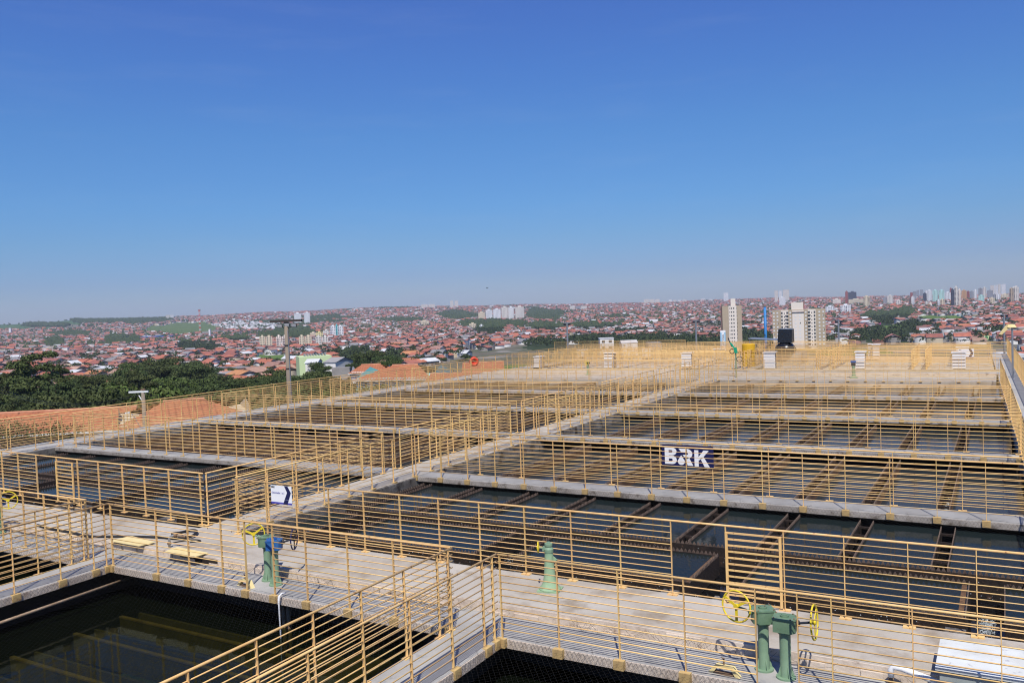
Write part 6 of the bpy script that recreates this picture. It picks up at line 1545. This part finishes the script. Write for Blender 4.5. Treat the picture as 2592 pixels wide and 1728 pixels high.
def scatter_town():
    g = np.random.default_rng(5)
    pts = []
    base = math.atan2(FWD[1], FWD[0])
    D_ = 430.0
    # street-wise lattices, one per district direction
    cells = {}
    out = []
    for a_i, ang in enumerate((0.12, 0.55, -0.30, 0.95, -0.7)):
        ca, sa = math.cos(ang), math.sin(ang)
        R = 5600
        rowstep, lot = 15.5, 10.5
        i = np.arange(-int(R/rowstep), int(R/rowstep)); j = np.arange(-int(R/lot), int(R/lot))
        I, J = np.meshgrid(i, j, indexing='ij'); I = I.ravel(); J = J.ravel()
        u = I*rowstep + np.where(I % 2 == 0, 2.6, -2.6); v = J*lot
        keep = (J % 11 != 0)
        u, v = u[keep], v[keep]
        x = u*ca - v*sa; y = u*sa + v*ca
        k = ((np.floor((x+900)/560).astype(int)*7 + np.floor((y+330*np.sin(x/700))/480).astype(int)*13) % 5)
        d = np.hypot(x, y); c = (x*FWD[0]+y*FWD[1])/HX/d
        m = (k == a_i) & (d > 330) & (d < 5500) & (c > 0.835)
        x, y, d = x[m], y[m], d[m]
        out.append(np.stack([x, y, np.full(len(x), ang), d], -1))
    A = np.concatenate(out)
    zn, px, py = zone_of(A[:, 0], A[:, 1])
    keep = (zn == 0) & (px > -60) & (px < 2650)
    # far left hills stay fields
    sky_y = np.interp(px, LPX, LSK)
    keep &= ~((px < 210) & (py < 833)) & ~((px < 430) & (py < 815+0.0*px) & (px > 150))
    # thin the far ones, leave gaps for greenery
    p = np.interp(A[:, 3], [0, 2200, 3500, 5500], [0.93, 0.84, 0.72, 0.68])
    nz = np.sin(A[:, 0]/170+1)*np.cos(A[:, 1]/230)+np.sin(A[:, 0]/61+A[:, 1]/83)*0.6
    keep &= (g.random(len(A)) < p) & (nz > -1.35)
    for (fx, fy, r_) in FOOT: keep &= (np.hypot(A[:, 0]-fx, A[:, 1]-fy) > r_+6)
    dm = np.min(np.hypot(A[:, None, 0]-PATH[None, :, 0], A[:, None, 1]-PATH[None, :, 1]), 1); keep &= dm > 9.5
    return A[keep]
A = scatter_town()
g = np.random.default_rng(8)
n = len(A)
far_s = np.interp(A[:, 3], [0, 1500, 3000, 5500], [1.0, 1.05, 1.25, 1.5])
w = g.uniform(7.5, 12.5, n)*far_s; d = g.uniform(7.5, 11.5, n)*far_s; h = np.where(g.random(n) < 0.22, 6.0, 3.3)*np.interp(A[:, 3], [0, 3000, 5500], [1, 1.1, 1.3])
flat = g.random(n) < 0.17; rise = np.where(flat, 0.25, d*g.uniform(0.14, 0.24, n)); over = np.where(flat, 0.15, 0.6)
w = np.where(flat & (g.random(n) < 0.35), w*1.7, w); wallk0 = None
rot = A[:, 2] + np.where(g.random(n) < 0.5, 0, math.pi/2) + g.normal(0, 0.03, n)
roofk = g.choice([0, 1, 2, 3, 9, 10], n, p=[0.27, 0.27, 0.10, 0.11, 0.07, 0.18]); roofk = np.where(flat, g.choice([3, 9, 2, 3], n), roofk)
wallk = g.choice([4, 5, 6, 7], n, p=[0.58, 0.22, 0.14, 0.06])
# white estate left of centre
zz_, PXX, PYY = zone_of(A[:, 0], A[:, 1])
wh = ((PXX-640)/95)**2+((PYY-826)/13)**2 < 1; roofk = np.where(wh & (g.random(n) < 0.8), 9, roofk); wallk = np.where(wh, 4, wallk)
L_ = house_verts(w, d, h, rise, over)
ca, sa = np.cos(rot)[:, None], np.sin(rot)[:, None]
gz = terrain(A[:, 0], A[:, 1])
X = L_[..., 0]*ca - L_[..., 1]*sa + A[:, 0][:, None]; Y = L_[..., 0]*sa + L_[..., 1]*ca + A[:, 1][:, None]; Z = L_[..., 2] + gz[:, None]
inview = (PXX > 0) & (PXX < 2592)
hid = (PYY > np.interp(PXX, [0, 700, 1100, 1300, 2592], [1110, 975, 925, 872, 872]))
score = np.where(inview & ~hid, w/A[:, 3], 0)
order = np.argsort(-score); NEAR = order[:300]; isnear = np.zeros(n, bool); isnear[NEAR] = True
farI = np.where(~isnear & ~(hid & inview))[0]
V = np.stack([X[farI], Y[farI], Z[farI]], -1).reshape(-1, 3)
F = (HF[None]+16*np.arange(len(farI))[:, None, None]).reshape(-1, 3)
mi = np.where(HR_[None], roofk[farI][:, None], wallk[farI][:, None]).ravel()
me = fast_mesh('distant_houses', V, F, HM, mi); tag(link('distant_houses', me), 'sea of small red and orange roofed houses covering the far slopes', 'houses', kind='stuff')
# the nearest 300, one by one: wall, roof, windows, door; alike ones share their meshes
HV = []
def house_proto(i):
    r = random.Random(100+i); w_, d_ = r.uniform(8, 12), r.uniform(8, 11); h_ = 5.8 if r.random() < 0.2 else 3.1; ri = d_*r.uniform(0.15, 0.23)
    if i % 7 == 6: ri = 0.3
    Lv = house_verts(np.array([w_]), np.array([d_]), np.array([h_]), np.array([ri]), np.array([0.6]))[0]
    wk = [4, 4, 5, 6, 7, 4, 5, 4][i % 8]; rk = [0, 1, 10, 1, 2, 0, 3, 10, 0, 9][i % 10]
    wf = HF[~HR_]; wallm = fast_mesh('wall', Lv, wf, [HM[wk]])
    b = MB(); z1 = Lv[14][2]; o_ = 0.6
    for s in (-1, 1):                                     # each slope a thick sheet with a few raised tile courses
        e = Lv[10] if s < 0 else Lv[13]
        x0_, x1_ = -(w_/2+o_), w_/2+o_
        b.hexa([(x0_, s*(d_/2+o_), e[2]-.12), (x1_, s*(d_/2+o_), e[2]-.12), (x1_, 0, z1-.12), (x0_, 0, z1-.12), (x0_, s*(d_/2+o_), e[2]), (x1_, s*(d_/2+o_), e[2]), (x1_, 0, z1), (x0_, 0, z1)])
    b.tube([(-(w_/2+o_), 0, z1+.03), (w_/2+o_, 0, z1+.03)], 0.15, 5)
    roofm = b.mesh('roof', HM[rk])
    winm = box_mesh('window', 1.4, 0.1, 0, 1.1, 'window_glass'); doorm = box_mesh('door', 1.0, 0.1, 0, 2.1, 'roof_brown')
    spots = []
    for fz in ([1.0] if h_ < 4 else [1.0, 3.8]):
        for sx in (-0.28, 0.28):
            for sy3 in (-1, 1): spots.append((sx*w_, sy3*(d_/2+0.02), fz, 0))
        spots.append((w_/2+0.02, -d_*0.2, fz, math.pi/2)); spots.append((-w_/2-0.02, d_*0.2, fz, math.pi/2))
    wall2 = None
    if i % 3 == 0:
        b = MB(); b.box(w_/2+0.02, w_/2+3.2, -d_/2, d_/2, -1.2, 2.6); b.box(w_/2+1.0, w_/2+2.0, 0, 1, 2.61, 3.6); wall2 = b.mesh('side_wing', HM[[6, 4, 5][i % 3]])
    return wallm, roofm, winm, doorm, spots, d_, wall2
HV = [house_proto(i) for i in range(24)]
ROOFW = {0: 'orange', 1: 'red', 2: 'brown', 3: 'grey', 9: 'white', 10: 'faded'}; WALLW = {4: 'white', 5: 'cream', 6: 'grey', 7: 'pink'}
def region(px, py, dist):
    side = 'far left' if px < 350 else 'left' if px < 700 else 'centre left' if px < 1000 else 'centre' if px < 1400 else 'centre right' if px < 1850 else 'right' if px < 2300 else 'far right'
    row = 'nearest rows' if dist < 560 else 'second rows' if dist < 720 else 'third rows'
    return side, row
for q, idx in enumerate(NEAR):
    vi = q % 24; wallm, roofm, winm, doorm, spots, d_, wall2 = HV[vi]
    side, row = region(PXX[idx], PYY[idx], A[idx, 3])
    wk = [4, 4, 5, 6, 7, 4, 5, 4][vi % 8]; rk = [0, 1, 10, 1, 2, 0, 3, 10, 0, 9][vi % 10]
    t = thing('house', '-', 'house', (A[idx, 0], A[idx, 1], gz[idx]), float(rot[idx]), 'houses of the near town')
    tell(t, f"{ROOFW[rk]}-roofed {WALLW[wk]} house", PXX[idx], PYY[idx], 'houses of the near town')
    link('wall', wallm, t); link('roof', roofm, t)
    if A[idx, 3] < 620:
        for s in spots: o = link('window', winm, t, s[:3]); o.rotation_euler = (0, 0, s[3])
        link('door', doorm, t, (0, -d_/2-0.02, 0))
    if wall2: link('side_wing', wall2, t)

# ------------------------------------------------------------------ the town's trees
def scatter_trees():
    g = np.random.default_rng(17)
    N = 150000
    d = np.sqrt(g.uniform(330.0**2, 5450.0**2, N)); a = math.atan2(FWD[1], FWD[0]) + g.uniform(-0.585, 0.585, N)
    # even spread over the ground: keep in proportion to area
    keep = g.random(N) < np.interp(d, [0, 1500, 4000, 5500], [1, 1, 0.6, 0.5])
    d, a = d[keep], a[keep]; x, y = d*np.cos(a), d*np.sin(a)
    zn, px, py = zone_of(x, y)
    pr = np.where(zn == 1, 1.0, np.where(zn == 0, 0.36, np.where((zn == 2) | (zn == 4) | (zn == 5), 0.0, 0.03)))
    nz = np.sin(x/170+1)*np.cos(y/230)+np.sin(x/61+y/83)*0.6
    pr = np.where((zn == 0) & (nz < -1.3), 0.7, pr)
    pr = np.where((px < 210) & (py < 832) & (zn != 1), 0.01, pr)
    k = (g.random(len(x)) < pr) & (px > -60) & (px < 2650)
    for (fx, fy, r_) in FOOT: k &= (np.hypot(x-fx, y-fy) > r_+3)
    dm = np.min(np.hypot(x[:, None]-PATH[None, :, 0], y[:, None]-PATH[None, :, 1]), 1); k &= dm > 8
    return np.stack([x, y, d, px, py, zn], -1)[k]
T = scatter_trees()
hidT = (T[:, 4] > np.interp(T[:, 3], [0, 700, 1100, 1300, 2592], [1110, 975, 925, 878, 878]))
inv = (T[:, 3] > 0) & (T[:, 3] < 2592) & ~hidT
sc = np.where(inv, 1/T[:, 2], 0); od = np.argsort(-sc); near = od[:140]; isn = np.zeros(len(T), bool); isn[near] = True
rq = random.Random(33)
for i in near:
    side, row = region(T[i, 3], T[i, 4], T[i, 2]); kind = 'mid' if rq.random() < 0.7 else 'midb'; s_sz = rq.uniform(0.6, 1.05)
    o = plant_tree(kind, T[i, 0], T[i, 1], s_sz, '-', 'trees among the near houses', rng=rq)
    tell(o, ('dark' if kind == 'mid' else 'lighter green') + (' full' if s_sz > 0.82 else ' little') + ' town tree', T[i, 3], T[i, 4], 'trees among the near houses')
rest = T[~isn & ~(hidT)]
def far_crowns(pts, name, mname, seed, lab):
    """each crown a lumpy dome of jittered triangles"""
    g = np.random.default_rng(seed); n = len(pts)
    # template: three rings and a top
    ring = []
    for (z_, r_, k) in ((0.08, 0.75, 7), (0.45, 1.0, 8), (0.8, 0.66, 6)):
        for j in range(k): w_ = 2*math.pi*(j+0.5*z_)/k; ring.append((r_*math.cos(w_), r_*math.sin(w_), z_))
    ring.append((0, 0, 1.02)); tv = np.array(ring); m = len(tv)
    F = []
    def stitch(a0, ka, b0, kb):
        i = j = 0
        while i < ka or j < kb:
            if j >= kb or (i < ka and (i+1)/ka <= (j+1)/kb): F.append((a0+i % ka, a0+(i+1) % ka, b0+j % kb)); i += 1
            else: F.append((a0+i % ka, b0+(j+1) % kb, b0+j % kb)); j += 1
    stitch(0, 7, 7, 8); stitch(7, 8, 15, 6); stitch(15, 6, 21, 1)
    F = np.array(F)
    R_ = np.where(pts[:, 5] == 1, g.uniform(3.4, 6.0, n), g.uniform(1.9, 4.0, n))*np.interp(pts[:, 2], [0, 2500, 5500], [1, 1.1, 1.35]); Hh = R_*g.uniform(1.15, 1.7, n)
    jit = 1+g.normal(0, 0.17, (n, m, 1)); V = tv[None]*jit*np.stack([R_, R_, Hh], -1)[:, None, :]
    th = g.uniform(0, 6.28, n); c_, s_ = np.cos(th)[:, None], np.sin(th)[:, None]
    X = V[..., 0]*c_-V[..., 1]*s_+pts[:, 0][:, None]; Y = V[..., 0]*s_+V[..., 1]*c_+pts[:, 1][:, None]; Z = V[..., 2]+terrain(pts[:, 0], pts[:, 1])[:, None]+np.where(pts[:, 5] == 1, 0.3, 2.8)[:, None]
    FF = (F[None]+m*np.arange(n)[:, None, None]).reshape(-1, 3)
    me = fast_mesh(name, np.stack([X, Y, Z], -1).reshape(-1, 3), FF, [mname]); tag(link(name, me), lab, 'trees', kind='stuff')
closer = rest[rest[:, 2] < 1750]; rest = rest[rest[:, 2] >= 1750]
def leafy_crowns(pts, seed):
    g = np.random.default_rng(seed); n = len(pts); k = 72
    forest = pts[:, 5] == 1
    R_ = np.where(forest, g.uniform(3.4, 6.0, n), g.uniform(2.0, 4.2, n)); Hh = R_*g.uniform(0.75, 1.15, n)
    nb = 7; bc = g.normal(size=(n, nb, 3)); bc /= np.linalg.norm(bc, axis=2, keepdims=True); bc *= 0.62; bc[..., 2] = np.abs(bc[..., 2])*0.9
    j = g.integers(0, nb, (n, k)); dv = g.normal(size=(n, k, 3)); dv /= np.linalg.norm(dv, axis=2, keepdims=True); dv[..., 2] = np.abs(dv[..., 2])
    c_ = np.take_along_axis(bc, j[..., None].repeat(3, 2), 1) + dv*0.42*g.uniform(0.6, 1, (n, k, 1))
    c_ = c_*np.stack([R_, R_, Hh], -1)[:, None, :]; c_[..., 2] += np.where(forest, R_*0.45, R_*0.5+2.6)[:, None]
    c_ += np.stack([pts[:, 0], pts[:, 1], terrain(pts[:, 0], pts[:, 1])], -1)[:, None, :]
    nr = dv + g.normal(size=(n, k, 3))*0.45; a_ = np.cross(nr, g.normal(size=(n, k, 3))); a_ /= np.linalg.norm(a_, axis=2, keepdims=True); e_ = np.cross(nr, a_); e_ /= np.linalg.norm(e_, axis=2, keepdims=True)
    s_ = (R_*0.17)[:, None, None]*g.uniform(0.6, 1.3, (n, k, 1))
    V = np.stack([c_-a_*s_, c_-e_*s_*.7, c_+a_*s_, c_+e_*s_*.7], 2).reshape(-1, 3)
    mi = np.repeat(g.integers(0, 2, n), k)
    me = fast_mesh('woodland', V, np.arange(4*n*k).reshape(-1, 4), ['far_leaf', 'far_leaf_b'], mi); tag(link('woodland', me), 'belts of dark olive trees in the valley and between the nearer houses', 'trees', kind='stuff')
    print('leafy', n)
leafy_crowns(closer, 6)
far_crowns(rest[::2], 'distant_trees', 'far_leaf', 1, 'dark green tree crowns spread among the far houses')
far_crowns(rest[1::2], 'distant_trees', 'far_leaf_b', 2, 'mid green tree crowns spread among the far houses')
settle_labels()
import re as _re
for o in COL.objects:
    if o.get('label') and len(_re.findall(r"[A-Za-zÀ-ÿ0-9']+", o['label'])) > 16: print('LONG', o['label'])
print('houses', n, 'far', len(farI), 'trees', len(T))

# ------------------------------------------------------------------ the air
def build_haze():
    b = MB(); b.box(-7600, 5200, -300, 7400, -48.0, 160.0)
    me = b.mesh('haze', 'wire'); me.materials.clear()
    m = bpy.data.materials.new('haze_air'); m.use_nodes = True; t = m.node_tree; t.nodes.clear()
    o = t.nodes.new('ShaderNodeOutputMaterial'); v = t.nodes.new('ShaderNodeVolumePrincipled')
    v.inputs['Color'].default_value = (0.70, 0.80, 1.0, 1); v.inputs['Density'].default_value = HAZE
    v.inputs['Anisotropy'].default_value = 0.0
    t.links.new(v.outputs[0], o.inputs['Volume'])
    me.materials.append(m)
    ob = link('haze', me); tag(ob, kind='stuff')
HAZE = 0.00007
build_haze()
